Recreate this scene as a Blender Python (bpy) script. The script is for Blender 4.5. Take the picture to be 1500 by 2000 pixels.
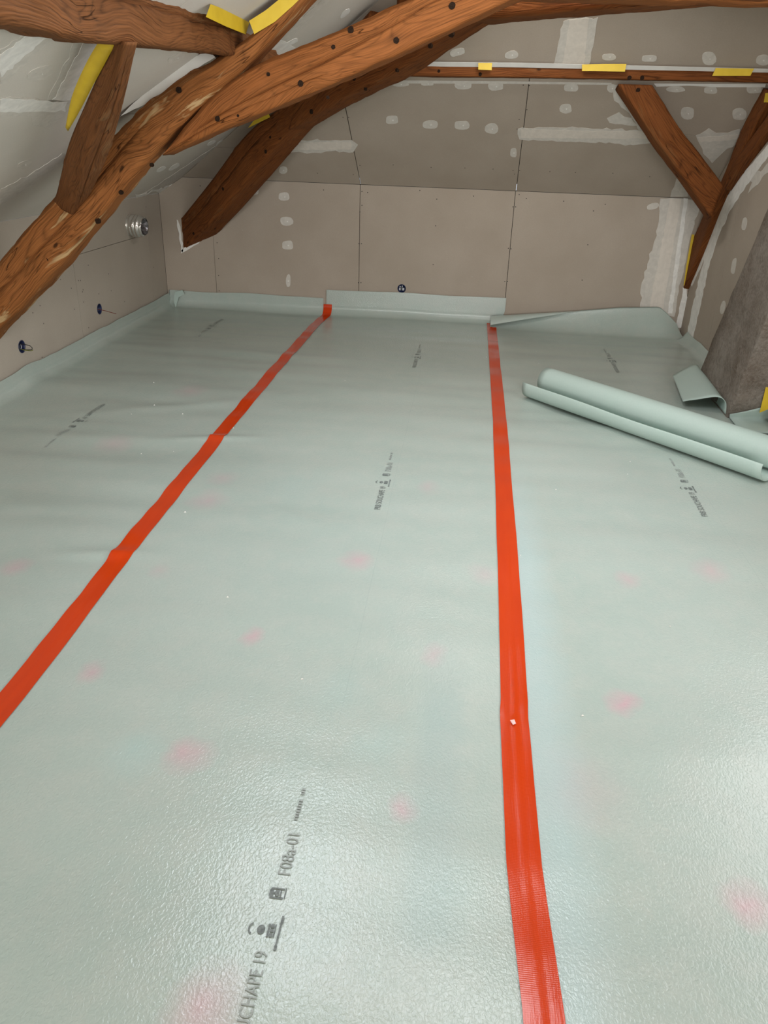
import bpy, bmesh, math, random
from mathutils import Vector, Matrix, noise

random.seed(7)
for o in list(bpy.data.objects):
    bpy.data.objects.remove(o)
C = bpy.context.scene.collection
R = math.radians

# ------------------------------------------------------------------ camera
FPX, PITCH, YAW, ROLL, EYE = 1500.0, R(26.258), R(5.126), R(2.069), 1.45
fwd = Vector((-math.sin(YAW)*math.cos(PITCH), math.cos(YAW)*math.cos(PITCH), -math.sin(PITCH)))
r0 = Vector((math.cos(YAW), math.sin(YAW), 0)); u0 = r0.cross(fwd)
rgt = r0*math.cos(ROLL) + u0*math.sin(ROLL); upv = -r0*math.sin(ROLL) + u0*math.cos(ROLL)
cam_d = bpy.data.cameras.new('camera'); cam = bpy.data.objects.new('camera', cam_d); C.objects.link(cam)
cam_d.sensor_fit = 'HORIZONTAL'; cam_d.sensor_width = 36; cam_d.lens = 36*FPX/1500; cam_d.clip_start = .02
m3 = Matrix((rgt, upv, -fwd)).transposed()
cam.matrix_world = Matrix.Translation((0, 0, EYE)) @ m3.to_4x4()
bpy.context.scene.camera = cam
EYEV = Vector((0, 0, EYE))

# ------------------------------------------------------------------ world, daylight, exposure
world = bpy.data.worlds.new('sky'); bpy.context.scene.world = world; world.use_nodes = True
world.node_tree.nodes['Background'].inputs[0].default_value = (.78, .88, 1, 1)
world.node_tree.nodes['Background'].inputs[1].default_value = 1.0

def area(name, loc, rot, sx, sy, power, col):
    d = bpy.data.lights.new(name, 'AREA'); d.shape = 'RECTANGLE'; d.size = sx; d.size_y = sy
    d.energy = power; d.color = col
    o = bpy.data.objects.new(name, d); C.objects.link(o); o.location = loc; o.rotation_euler = rot
    return o
# daylight by roof and side windows; gable and two ceiling windows added as fill
ROOFWIN = [(-.05, .70, 1.85, 2.70), (-.08, .32, 2.75, 3.75), (-.08, .6, 4.15, 4.85)]          # x0, x1, y0, y1; last two added to light the far floor
XRW = 1.84
GABLE = (-1.8, 1.4, .7, 2.3)                # x0, x1, z0, z1 of the added gable window
SIDE = (1.0, 3.6, 1.0, 2.2)                 # y0, y1, z0, z1
for (wx0, wx1, wy0, wy1), pw in zip(ROOFWIN, (14, 3, 24)):  # the last two lamps are added fill for the far floor
    area('roof_window_and_fill', ((wx0+wx1)/2, (wy0+wy1)/2, 2.44), (0, 0, 0), wx1-wx0-.1, wy1-wy0-.1, pw, (.93, .97, 1) if wy0 < 3 else (1, .975, .92))
area('gable_fill_daylight', (-.2, -4.97, 1.5), (R(90), 0, 0), 3.16, 1.56, 320, (1, .99, .97))  # fill lamp for an added, unseen gable window
area('side_window_daylight', (XRW-.01, 2.3, 1.6), (0, R(90), 0), 1.1, 2.5, 42, (.99, .99, 1))
SLOPEWIN = (-.87, -.38, 1.85, 3.25)         # x0, x1, y0, y1 of the roof window in the left slope
area('slope_window_daylight', (-.625+.013, 2.55, .94+.613*(2.58-.625)-.02), (0, -math.atan(.613), 0), .48, 1.30, 23, (.86, .93, 1))

vs = bpy.context.scene.view_settings
vs.view_transform = 'Standard'; vs.look = 'None'; vs.gamma = 1; vs.use_curve_mapping = False; vs.exposure = 0.0

# ------------------------------------------------------------------ photo pixel -> room
def ray(x, y): return fwd + rgt*((x-750)/FPX) + upv*((1000-y)/FPX)
def onplane(x, y, p0, n):
    d = ray(x, y); n = Vector(n)
    return EYEV + d*((Vector(p0)-EYEV).dot(n)/d.dot(n))
def onx(x, y, v): return onplane(x, y, (v, 0, 0), (1, 0, 0))
def ony(x, y, v): return onplane(x, y, (0, v, 0), (0, 1, 0))
def onz(x, y, v=0): return onplane(x, y, (0, 0, v), (0, 0, 1))

# room measures (metres)
XL, XR, D, ZKL, ZKB, ZC, YS = -2.58, 1.84, 6.68, .94, 1.07, 2.45, -5.0
TL, TB = .613, .781                       # tangents of the left and back slopes
XT = XL + (ZC-ZKL)/TL; TT = (ZC-ZKB)/TB; YT = D-TT
aL, aB = math.atan(TL), math.atan(TB)
PB = ((0, D, 0), Vector((0, -1, 0)))
PL = ((XL, 0, 0), Vector((1, 0, 0)))
PR = ((XR, 0, 0), Vector((-1, 0, 0)))
PS = ((0, D, ZKB), Vector((0, -math.sin(aB), -math.cos(aB))))
PLS = ((XL, 0, ZKL), Vector((math.sin(aL), 0, -math.cos(aL))))

# ------------------------------------------------------------------ object helpers
def mesh_obj(name, verts, faces, mat, parent=None, smooth=False, uvs=None, mats=None):
    me = bpy.data.meshes.new(name)
    vv = [Vector(v) for v in verts]
    o = bpy.data.objects.new(name, me); C.objects.link(o)
    if parent is None:
        lo = Vector((min(v[i] for v in vv) for i in range(3))); hi = Vector((max(v[i] for v in vv) for i in range(3)))
        base = Vector(((lo.x+hi.x)/2, (lo.y+hi.y)/2, lo.z))
    else:
        base = world_loc(parent)
    me.from_pydata([v-base for v in vv], [], faces)
    if uvs is not None:
        ul = me.uv_layers.new(name='UVMap')
        for lp in me.loops: ul.data[lp.index].uv = uvs[lp.vertex_index]
    if mat: me.materials.append(mat)
    if smooth:
        for p in me.polygons: p.use_smooth = True
    if parent is None: o.location = base
    else: o.parent = parent
    return o
def world_loc(o):
    v = Vector((0, 0, 0))
    while o: v += o.location; o = o.parent
    return v
def empty(name, loc):
    o = bpy.data.objects.new(name, None); C.objects.link(o); o.location = loc; o.empty_display_size = .1
    return o
def tag(o, label, cat, group=None, kind=None):
    o['label'] = label; o['category'] = cat
    if group: o['group'] = group
    if kind: o['kind'] = kind
    return o
def box_vf(x0, x1, y0, y1, z0, z1):
    v = [(x0,y0,z0),(x1,y0,z0),(x1,y1,z0),(x0,y1,z0),(x0,y0,z1),(x1,y0,z1),(x1,y1,z1),(x0,y1,z1)]
    f = [(3,2,1,0),(4,5,6,7),(0,1,5,4),(1,2,6,5),(2,3,7,6),(3,0,4,7)]
    return v, f
def boxes(bl):
    V, F = [], []
    for b in bl:
        v, f = box_vf(*b); n = len(V); V += v; F += [tuple(i+n for i in q) for q in f]
    return V, F
def slab_vf(poly, n, front, back):
    """flat polygon given on a plane, pushed to a slab along normal n"""
    n = Vector(n); k = len(poly)
    V = [Vector(p)+n*front for p in poly] + [Vector(p)+n*back for p in poly]
    F = [tuple(range(k)), tuple(range(2*k-1, k-1, -1))] + [((i+1)%k, i, k+i, k+(i+1)%k) for i in range(k)]
    e = (V[1]-V[0]).cross(V[2]-V[0])
    nn = Vector((0,0,0))
    for i in range(k): nn += V[i].cross(V[(i+1)%k])
    if nn.dot(n) < 0: F = [tuple(reversed(f)) for f in F]
    return V, F
def inset(poly, g):
    """shrink a convex planar polygon by g"""
    P = [Vector(p) for p in poly]; k = len(P); c = sum(P, Vector())/k
    nn = Vector((0,0,0))
    for i in range(k): nn += (P[i]-c).cross(P[(i+1)%k]-c)
    nn.normalize(); out = []
    for i in range(k):
        a, b, d = P[i-1], P[i], P[(i+1)%k]
        e1 = (b-a).normalized(); e2 = (d-b).normalized()
        n1 = nn.cross(e1); n2 = nn.cross(e2)
        s = 1+n1.dot(n2)
        out.append(b + (n1+n2)*(g/max(s, .2)))
    return out
def catmull(pts, n):
    P = [Vector(p) for p in pts]; k = len(P); out = []
    L = [0]
    for i in range(1, k): L.append(L[-1]+(P[i]-P[i-1]).length)
    for j in range(n):
        t = L[-1]*j/(n-1); i = 0
        while i < k-2 and L[i+1] < t: i += 1
        u = (t-L[i])/max(L[i+1]-L[i], 1e-9)
        p0 = P[i-1] if i > 0 else P[i]*2-P[i+1]; p3 = P[i+2] if i+2 < k else P[i+1]*2-P[i]
        p1, p2 = P[i], P[i+1]
        out.append(.5*((2*p1)+(p2-p0)*u+(2*p0-5*p1+4*p2-p3)*u*u+(3*p1-p0-3*p2+p3)*u**3))
    return out
def lerp_path(vals, t):
    for (a, va), (b, vb) in zip(vals, vals[1:]):
        if t <= b: return va+(vb-va)*max(0, (t-a))/(b-a)
    return vals[-1][1]

# ------------------------------------------------------------------ materials
def new_mat(name):
    m = bpy.data.materials.new(name); m.use_nodes = True
    nt = m.node_tree; return m, nt, nt.nodes, nt.links, nt.nodes['Principled BSDF']
def nmath(nt, op, a, b=None, c=None, clamp=False):
    n = nt.nodes.new('ShaderNodeMath'); n.operation = op; n.use_clamp = clamp
    for i, v in enumerate((a, b, c)):
        if v is None: continue
        if isinstance(v, (int, float)): n.inputs[i].default_value = v
        else: nt.links.new(v, n.inputs[i])
    return n.outputs[0]
def nmix(nt, fac, a, b, blend='MIX'):
    n = nt.nodes.new('ShaderNodeMix'); n.data_type = 'RGBA'; n.blend_type = blend
    for i, v in ((0, fac), (6, a), (7, b)):
        if isinstance(v, (int, float)): n.inputs[i].default_value = v
        elif isinstance(v, tuple): n.inputs[i].default_value = (*v, 1)
        else: nt.links.new(v, n.inputs[i])
    return n.outputs[2]
def nnoise(nt, vec, scale, detail=3, rough=.5, dist=0, mapping=None):
    if mapping:
        mp = nt.nodes.new('ShaderNodeMapping'); mp.inputs['Scale'].default_value = mapping
        nt.links.new(vec, mp.inputs['Vector']); vec = mp.outputs[0]
    n = nt.nodes.new('ShaderNodeTexNoise'); nt.links.new(vec, n.inputs['Vector'])
    n.inputs['Scale'].default_value = scale; n.inputs['Detail'].default_value = detail
    n.inputs['Roughness'].default_value = rough; n.inputs['Distortion'].default_value = dist
    return n.outputs['Fac']
def nramp(nt, fac, stops):
    n = nt.nodes.new('ShaderNodeValToRGB'); nt.links.new(fac, n.inputs[0]); e = n.color_ramp.elements
    while len(e) < len(stops): e.new(.5)
    for el, (p, c) in zip(e, stops):
        el.position = p; el.color = (*c, 1) if isinstance(c, tuple) else (c, c, c, 1)
    return n.outputs[0]
def nbump(nt, bsdf, h, strength, dist):
    b = nt.nodes.new('ShaderNodeBump'); b.inputs['Strength'].default_value = strength; b.inputs['Distance'].default_value = dist
    nt.links.new(h, b.inputs['Height']); nt.links.new(b.outputs[0], bsdf.inputs['Normal'])
def geo_pos(nt): return nt.nodes.new('ShaderNodeNewGeometry').outputs['Position']
def plain(name, col, rough=.7, spec=.3, var=.12, scale=30, metal=0):
    m, nt, N, L, b = new_mat(name); p = geo_pos(nt)
    f = nnoise(nt, p, scale, 4)
    c = nmix(nt, nramp(nt, f, [(.3, 0.0), (.7, 1.0)]), tuple(x*(1-var) for x in col), tuple(min(1, x*(1+var)) for x in col))
    L.new(c, b.inputs['Base Color']); b.inputs['Roughness'].default_value = rough
    b.inputs['Specular IOR Level'].default_value = spec; b.inputs['Metallic'].default_value = metal
    return m
def make_wood(name, dark, mid, light, pale=0.0, off=0.0):
    m, nt, N, L, b = new_mat(name)
    uv = N.new('ShaderNodeTexCoord').outputs['UV']
    mp = N.new('ShaderNodeMapping'); mp.inputs['Location'].default_value = (off, off*1.7, 0); L.new(uv, mp.inputs[0]); uv = mp.outputs[0]
    n1 = nnoise(nt, uv, 1, 2, .5, .4, (1.1, 7, 1))
    sep = N.new('ShaderNodeSeparateXYZ'); L.new(uv, sep.inputs[0])
    ph = nmath(nt, 'ADD', nmath(nt, 'MULTIPLY', n1, 21.0), nmath(nt, 'MULTIPLY', sep.outputs[1], 38.0))
    ring = nmath(nt, 'PINGPONG', ph, .5)
    ringc = nramp(nt, nmath(nt, 'MULTIPLY', ring, 2.0), [(0, 0.0), (.14, .35), (.4, .85), (1, 1.0)])
    streak = nnoise(nt, uv, 1, 4, .6, 0, (5, 170, 1))
    blot = nnoise(nt, uv, 1, 3, .6, .3, (2.2, 7, 1))
    c = nmix(nt, ringc, dark, mid)
    c = nmix(nt, nramp(nt, blot, [(.42, 0.0), (.8, .6)]), c, light)
    c = nmix(nt, .42, c, nmix(nt, nramp(nt, streak, [(.36, 0.0), (.60, 1.0)]), tuple(x*.30 for x in mid), tuple(min(1, x*1.2) for x in mid)))
    # small knots
    vo = N.new('ShaderNodeTexVoronoi'); vo.inputs['Scale'].default_value = 1; vo.inputs['Randomness'].default_value = 1
    mp2 = N.new('ShaderNodeMapping'); mp2.inputs['Scale'].default_value = (3.6, 6.5, 1); L.new(uv, mp2.inputs[0]); L.new(mp2.outputs[0], vo.inputs['Vector'])
    kn = nramp(nt, vo.outputs['Distance'], [(.045, 1.0), (.085, 0.0)])
    c = nmix(nt, nmath(nt, 'MULTIPLY', kn, .8), c, tuple(x*.12 for x in dark))
    # drying checks, thin and long
    ck = nnoise(nt, uv, 1, 2, .5, .2, (1.6, 16, 1))
    chk = nramp(nt, ck, [(.492, 0.0), (.5, 1.0), (.508, 0.0)])
    ckm = nramp(nt, nnoise(nt, uv, 1, 1, .5, 0, (2.3, 3.1, 1)), [(.52, 0.0), (.6, 1.0)])
    chk = nmath(nt, 'MULTIPLY', chk, ckm)
    c = nmix(nt, nmath(nt, 'MULTIPLY', chk, .75), c, tuple(x*.15 for x in dark))
    if pale:
        pl = nramp(nt, nnoise(nt, uv, 1, 4, .65, .5, (2.4, 11, 1)), [(.60, 0.0), (.66, 1.0)])
        c = nmix(nt, nmath(nt, 'MULTIPLY', pl, pale), c, (.52, .36, .18))
    L.new(c, b.inputs['Base Color'])
    b.inputs['Roughness'].default_value = .7; b.inputs['Specular IOR Level'].default_value = .12
    h = nmath(nt, 'SUBTRACT', nmath(nt, 'ADD', nmath(nt, 'MULTIPLY', streak, .5), nmath(nt, 'MULTIPLY', ring, .6)), nmath(nt, 'MULTIPLY', chk, 2.0))
    nbump(nt, b, h, .7, .005)
    return m
wood_orange = make_wood('old_pine_orange', (0.095, 0.031, 0.0081), (0.275, 0.094, 0.0255), (0.345, 0.130, 0.0390), 0, 0)  # orange-toned pine of the slanting brace and near collar
wood_a = make_wood('old_pine_brown', (0.070, 0.024, 0.0074), (0.300, 0.110, 0.0320), (0.370, 0.150, 0.0480), .8, 3.3)
wood_p = make_wood('old_pine_grey_brown', (0.065, 0.027, 0.0104), (0.190, 0.073, 0.0250), (0.240, 0.100, 0.0380), .12, 6.1)
wood_r = make_wood('old_pine_red_brown', (0.055, 0.018, 0.0052), (0.185, 0.059, 0.0155), (0.240, 0.086, 0.0237), .05, 9.7)

def make_board(name='plasterboard_paper', ca=(.39, .33, .266), cb=(.435, .373, .308), cg=(.32, .276, .228)):
    m, nt, N, L, b = new_mat(name); p = geo_pos(nt)
    f = nnoise(nt, p, 3.0, 3); g = nnoise(nt, p, 260, 3, .6)
    c = nmix(nt, nramp(nt, f, [(.3, 0.0), (.7, 1.0)]), ca, cb)
    c = nmix(nt, nmath(nt, 'MULTIPLY', nramp(nt, g, [(.35, 0.0), (.65, 1.0)]), .35), c, cg)
    sc = nramp(nt, nnoise(nt, p, 26, 5, .75, 1.2), [(.66, 0.0), (.76, 1.0)])
    scm = nramp(nt, nnoise(nt, p, 2.3, 1), [(.5, 0.0), (.62, 1.0)])
    c = nmix(nt, nmath(nt, 'MULTIPLY', nmath(nt, 'MULTIPLY', sc, scm), .45), c, (.62, .60, .55))
    L.new(c, b.inputs['Base Color']); b.inputs['Roughness'].default_value = .85; b.inputs['Specular IOR Level'].default_value = .15
    return m
board = make_board()
board_grey = make_board('plasterboard_grey_paper', (.60, .565, .505), (.65, .61, .55), (.53, .495, .44))  # grey paper, colour raised further to make up for weak light
board_lit = make_board('plasterboard_paper_lit', (.425, .375, .315), (.465, .415, .35), (.36, .32, .265))  # same board made lighter, standing in for missing light on the left wall
def make_filler(name, col, alpha_lo):
    m, nt, N, L, b = new_mat(name); p = geo_pos(nt)
    f = nnoise(nt, p, 22, 4, .65, .6)
    g = nnoise(nt, p, 60, 3, .6, 0, (1, 1, .15))
    c = nmix(nt, nramp(nt, f, [(.38, 0.0), (.62, 1.0)]), tuple(x*alpha_lo for x in col), col)
    c = nmix(nt, nmath(nt, 'MULTIPLY', nramp(nt, g, [(.4, 0.0), (.6, 1.0)]), .25), c, tuple(x*.82 for x in col))
    L.new(c, b.inputs['Base Color']); b.inputs['Roughness'].default_value = .8; b.inputs['Specular IOR Level'].default_value = .2
    nbump(nt, b, f, .25, .003)
    return m
filler = make_filler('joint_compound_white', (.85, .835, .79), .86)
filler_thin = make_filler('joint_compound_thin_smear', (.65, .615, .555), .88)
filler_warm = make_filler('joint_tape_warm', (.72, .665, .59), .92)
dark_gap = plain('dark_cavity', (.02, .018, .016), .9, .1)
screw_m = plain('dark_screw', (.022, .02, .02), .5, .4)
white_paper = plain('white_paper_strip', (.78, .77, .73), .7, .3, .05, 12)
def make_yellow():
    m, nt, N, L, b = new_mat('yellow_masking_tape'); p = geo_pos(nt)
    f = nnoise(nt, p, 18, 3); g = nnoise(nt, p, 400, 2)
    c = nmix(nt, f, (.60, .40, .015), (.76, .54, .03))
    L.new(c, b.inputs['Base Color']); b.inputs['Roughness'].default_value = .45
    nbump(nt, b, nmath(nt, 'ADD', f, nmath(nt, 'MULTIPLY', g, .15)), .3, .004)
    return m
yellow = make_yellow()
concrete = plain('slab_concrete', (.3, .29, .27), .9, .2)
def make_chimney_mat():
    m, nt, N, L, b = new_mat('rough_cement_render'); p = geo_pos(nt)
    f = nnoise(nt, p, 3.2, 4, .6, .4); g = nnoise(nt, p, 70, 5, .7); v = nnoise(nt, p, 24, 4, .7, .8)
    c = nmix(nt, nramp(nt, f, [(.35, 0.0), (.68, 1.0)]), (.155, .118, .090), (.27, .235, .20))
    c = nmix(nt, nmath(nt, 'MULTIPLY', nramp(nt, v, [(.42, 1.0), (.55, 0.0)]), .4), c, (.10, .075, .056))
    c = nmix(nt, nmath(nt, 'MULTIPLY', nramp(nt, g, [(.4, 0.0), (.7, 1.0)]), .4), c, (.36, .33, .29))
    L.new(c, b.inputs['Base Color']); b.inputs['Roughness'].default_value = .95; b.inputs['Specular IOR Level'].default_value = .15
    nbump(nt, b, nmath(nt, 'ADD', g, v), .7, .01)
    return m
chimney_m = make_chimney_mat()

# pink and blue-green stains showing through the membrane: (photo x, y, radius m, strength)
PINK = [(370,1488,.05,.8),(497,1250,.035,.75),(180,1322,.042,.75),(695,1105,.055,.7),(1217,1378,.042,.95),(785,1592,.036,.7),
        (1455,1775,.045,.8),(1385,1122,.06,.5),(848,1288,.04,.5),(405,985,.07,.5),(432,943,.06,.35),(30,1118,.05,.6),
        (1222,1141,.045,.5),(312,1126,.04,.3),(400,1990,.07,.75),(372,770,.09,.4),(222,873,.08,.4),(1130,1550,.1,.25),(838,958,.05,.35),(945,1128,.05,.35)]
TEAL = [(265,1482,.07,.8),(740,1465,.07,.45),(570,960,.1,.4),(660,1360,.09,.4),(850,1760,.10,.45),(1130,1700,.08,.35),(850,1420,.08,.4)]
def make_membrane():
    m, nt, N, L, b = new_mat('mint_underlay_fleece'); p = geo_pos(nt)
    big = nnoise(nt, p, 1.6, 3); fine = nnoise(nt, p, 95, 3, .6); mid = nnoise(nt, p, 11, 3, .6)
    c = nmix(nt, nramp(nt, big, [(.3, 0.0), (.7, 1.0)]), (.385, .455, .412), (.435, .495, .452))
    c = nmix(nt, nmath(nt, 'MULTIPLY', nramp(nt, mid, [(.4, 0.0), (.65, 1.0)]), .35), c, (.475, .495, .45))
    c = nmix(nt, nmath(nt, 'MULTIPLY', nramp(nt, fine, [(.35, 0.0), (.65, 1.0)]), .25), c, (.35, .42, .385))
    sep = N.new('ShaderNodeSeparateXYZ'); L.new(p, sep.inputs[0]); X, Y, Z = sep.outputs
    wob = N.new('ShaderNodeTexNoise'); wob.inputs['Scale'].default_value = 9; wob.inputs['Detail'].default_value = 3; L.new(p, wob.inputs['Vector'])
    vm = N.new('ShaderNodeVectorMath'); vm.operation = 'MULTIPLY_ADD'; L.new(wob.outputs['Color'], vm.inputs[0])
    vm.inputs[1].default_value = (.09, .09, 0); L.new(p, vm.inputs[2]); pw = vm.outputs[0]
    def blot(lst):
        tot = None
        for (x, y, r, s) in lst:
            q = onz(x, y)
            mp = N.new('ShaderNodeMapping'); mp.vector_type = 'POINT'
            k = 1/(r*1.35)
            mp.inputs['Location'].default_value = (-(q.x+.045)*k, -(q.y+.045)*k, 0); mp.inputs['Scale'].default_value = (k, k*.8, 0)
            mp.inputs['Location'].default_value[1] = -(q.y+.045)*k*.8
            L.new(pw, mp.inputs[0])
            g = N.new('ShaderNodeTexGradient'); g.gradient_type = 'SPHERICAL'; L.new(mp.outputs[0], g.inputs[0])
            v = nmath(nt, 'MULTIPLY', g.outputs['Fac'], s)
            tot = v if tot is None else nmath(nt, 'MAXIMUM', tot, v)
        return tot
    c = nmix(nt, nmath(nt, 'MULTIPLY', blot(PINK), .55), c, (.66, .30, .38))
    c = nmix(nt, nmath(nt, 'MULTIPLY', blot(TEAL), .40), c, (.36, .55, .53))
    # overlapped strip right of the taped seam reads bluer
    def bandmask(a0, a1, b0, b1):
        xw = nmath(nt, 'ADD', X, nmath(nt, 'MULTIPLY', nmath(nt, 'SUBTRACT', mid, .5), .05))
        return nmath(nt, 'MULTIPLY', nmath(nt, 'SMOOTHSTEP', a0, a1, xw) if False else
                     nmath(nt, 'MULTIPLY', nmath(nt, 'SUBTRACT', xw, a0), 1/(a1-a0), clamp=True),
                     nmath(nt, 'MULTIPLY', nmath(nt, 'SUBTRACT', b1, xw), 1/(b1-b0), clamp=True), clamp=True)
    nearm = nmath(nt, 'MULTIPLY', nmath(nt, 'SUBTRACT', 3.6, Y), 1.0, clamp=True)
    c = nmix(nt, nmath(nt, 'MULTIPLY', nmath(nt, 'MULTIPLY', bandmask(.26, .27, .32, .42), nearm), .38), c, (.46, .60, .62))
    # faint fold line along the strips, groove shade put in as darker colour
    ln = nmath(nt, 'ADD', X, nmath(nt, 'MULTIPLY', nmath(nt, 'SUBTRACT', nnoise(nt, p, 1.1, 2), .5), .02))
    for x0 in (-.245, 1.17, -1.93):
        dd = nmath(nt, 'ABSOLUTE', nmath(nt, 'SUBTRACT', ln, x0))
        mk = nmath(nt, 'SUBTRACT', 1, nmath(nt, 'MULTIPLY', dd, 700), clamp=True)
        c = nmix(nt, nmath(nt, 'MULTIPLY', mk, .28), c, (.25, .32, .31))
    # matte stripe, its weaker sheen put in as darker colour
    mpatch = nmath(nt, 'MULTIPLY', bandmask(-.05, .0, .06, .11), nmath(nt, 'MULTIPLY', nmath(nt, 'SUBTRACT', nmath(nt, 'ADD', Y, nmath(nt, 'MULTIPLY', mid, .2)), 1.06), 20, clamp=True)); mpatch = nmath(nt, 'MULTIPLY', mpatch, nmath(nt, 'MULTIPLY', nmath(nt, 'SUBTRACT', 2.1, Y), 2.5, clamp=True))
    c = nmix(nt, nmath(nt, 'MULTIPLY', mpatch, .35), c, (.32, .415, .40)); L.new(c, b.inputs['Base Color'])
    b.inputs['Roughness'].default_value = .19
    b.inputs['Specular IOR Level'].default_value = .5
    cr = nnoise(nt, p, 165, 2, .5, .5, (1, .75, 1))
    nbump(nt, b, nmath(nt, 'ADD', cr, nmath(nt, 'MULTIPLY', fine, .3)), .5, .0022)
    return m
membrane = make_membrane()
def make_offcut():
    m, nt, N, L, b = new_mat('mint_underlay_back'); p = geo_pos(nt)
    fine = nnoise(nt, p, 140, 3, .6); big = nnoise(nt, p, 6, 2)
    c = nmix(nt, fine, (.39, .51, .455), (.46, .555, .505)); c = nmix(nt, nmath(nt, 'MULTIPLY', big, .3), c, (.47, .52, .50))
    L.new(c, b.inputs['Base Color']); b.inputs['Roughness'].default_value = .55; b.inputs['Specular IOR Level'].default_value = .3
    nbump(nt, b, fine, .25, .002); return m
offcut = make_offcut()
def make_orange():
    m, nt, N, L, b = new_mat('orange_seam_tape')
    uv = N.new('ShaderNodeTexCoord').outputs['UV']
    f = nnoise(nt, uv, 1, 3, .5, 0, (4, 20, 1)); w = nnoise(nt, uv, 1, 3, .6, .4, (26, 260, 1))
    wv = N.new('ShaderNodeTexWave'); wv.wave_type = 'BANDS'; wv.bands_direction = 'X'; wv.inputs['Scale'].default_value = 75; wv.inputs['Distortion'].default_value = .6; L.new(uv, wv.inputs['Vector'])
    c = nmix(nt, f, (.53, .036, .003), (.62, .052, .005))
    L.new(c, b.inputs['Base Color']); b.inputs['Roughness'].default_value = .15; b.inputs['Specular IOR Level'].default_value = .42
    nbump(nt, b, nmath(nt, 'ADD', nmath(nt, 'MULTIPLY', w, .5), nmath(nt, 'MULTIPLY', wv.outputs['Fac'], .12)), .22, .002)
    return m
orange = make_orange()
ink = plain('grey_print_ink', (.17, .19, .185), .6, .3, .35, 160)
ink_faint = plain('faint_print_ink', (.33, .36, .345), .6, .3, .25, 160)
blue_pl = plain('dark_blue_plastic', (.016, .024, .075), .4, .5)
steel = plain('galvanised_clip', (.45, .46, .5), .35, .5, .2, 60)
foil = plain('silver_wrap', (.70, .68, .64), .16, .5, .08, 40, .75)
redwire = plain('red_brown_wire', (.16, .03, .02), .5)
blackwire = plain('black_wire', (.02, .02, .02), .5)
greenwire = plain('yellow_green_wire', (.16, .17, .03), .5)
glassm, nt_, N_, L_, b_ = new_mat('window_glass')
tr = N_.new('ShaderNodeBsdfTransparent'); mx = N_.new('ShaderNodeMixShader'); gl = N_.new('ShaderNodeBsdfGlossy'); gl.inputs['Roughness'].default_value = .02
mx.inputs[0].default_value = .08; L_.new(tr.outputs[0], mx.inputs[1]); L_.new(gl.outputs[0], mx.inputs[2]); L_.new(mx.outputs[0], N_['Material Output'].inputs[0])

# ------------------------------------------------------------------ setting: floor, walls, ceilings
v, f = box_vf(XL-.06, XR+.35, YS-.1, D+.06, -.12, 0)
tag(mesh_obj('floor', v, f, concrete), 'concrete attic floor slab under the mint membrane', 'floor', kind='structure')

def decal(px, plane, off, mat, name, parent, jitter=0, sub=0, uvq=None):
    """thin raised patch: photo outline laid on a wall plane"""
    p0, n = plane
    if sub:
        q = []
        for i in range(len(px)):
            a, b = px[i], px[(i+1) % len(px)]
            k = max(1, int(math.hypot(b[0]-a[0], b[1]-a[1])/sub))
            q += [(a[0]+(b[0]-a[0])*t/k, a[1]+(b[1]-a[1])*t/k) for t in range(k)]
        px = q
    pts = []
    for (x, y) in px:
        if jitter: x += random.gauss(0, jitter); y += random.gauss(0, jitter)
        pts.append(onplane(x, y, p0, n))
    v, f = slab_vf(pts, n, off, 0)
    return mesh_obj(name, v, f, mat, parent)
def blob(cx, cy, w, h, rot=0, k=16):
    out = []; ph = random.random()*9; a = R(rot); e = random.uniform(.55, .95)
    for i in range(k):
        t = 2*math.pi*i/k; cs, sn = math.cos(t), math.sin(t)
        r = 1+.16*noise.noise(Vector((cs*1.3+ph, sn*1.3, ph)))
        x = abs(cs)**e*(1 if cs > 0 else -1)*w/2*r; y = abs(sn)**e*(1 if sn > 0 else -1)*h/2*r
        out.append((cx+x*math.cos(a)-y*math.sin(a), cy+x*math.sin(a)+y*math.cos(a)))
    return out
def screws(pxs, plane, parent, r=.0042):
    V, F = [], []; p0, n = plane
    t1 = n.orthogonal().normalized(); t2 = n.cross(t1)
    for (x, y) in pxs:
        c = onplane(x, y, p0, n); b = len(V)
        for k in range(8):
            a = math.pi*k/4; V.append(c+t1*(r*math.cos(a))+t2*(r*math.sin(a))+n*.0008)
        F.append(tuple(range(b, b+8)) if True else None)
    # face the room
    e = (V[1]-V[0]).cross(V[2]-V[0])
    if e.dot(n) < 0: F = [tuple(reversed(q)) for q in F]
    o = mesh_obj('screw_heads', V, F, screw_m, parent); o['kind'] = 'stuff'; return o
def plasterboard(poly, n, parent, gap=.0021, holes=()):
    v, f = slab_vf(inset(poly, gap), n, 0, -.0125)
    o = mesh_obj('plasterboard', v, f, board_grey if parent.name == 'ceiling_left' else board_lit if parent.name in ('wall_left',) else board, parent)
    for (c, r) in holes:
        n = Vector(n); t1 = n.orthogonal().normalized(); t2 = n.cross(t1); k = 28; b = world_loc(o)
        ring = [Vector(c)-b+t1*(r*math.cos(2*math.pi*i/k))+t2*(r*math.sin(2*math.pi*i/k)) for i in range(k)]
        hv, hf = slab_vf(ring, n, .03, -.05)
        hm = bpy.data.meshes.new('hole'); hm.from_pydata(hv, [], hf); ho = bpy.data.objects.new('hole', hm); C.objects.link(ho)
        ho.location = b
        md = o.modifiers.new('hole', 'BOOLEAN'); md.operation = 'DIFFERENCE'; md.object = ho; md.solver = 'EXACT'
        bpy.context.view_layer.update()
        me = bpy.data.meshes.new_from_object(o.evaluated_get(bpy.context.evaluated_depsgraph_get()))
        o.modifiers.clear(); o.data = me; bpy.data.objects.remove(ho)
    return o

BACKING = -.062
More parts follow.
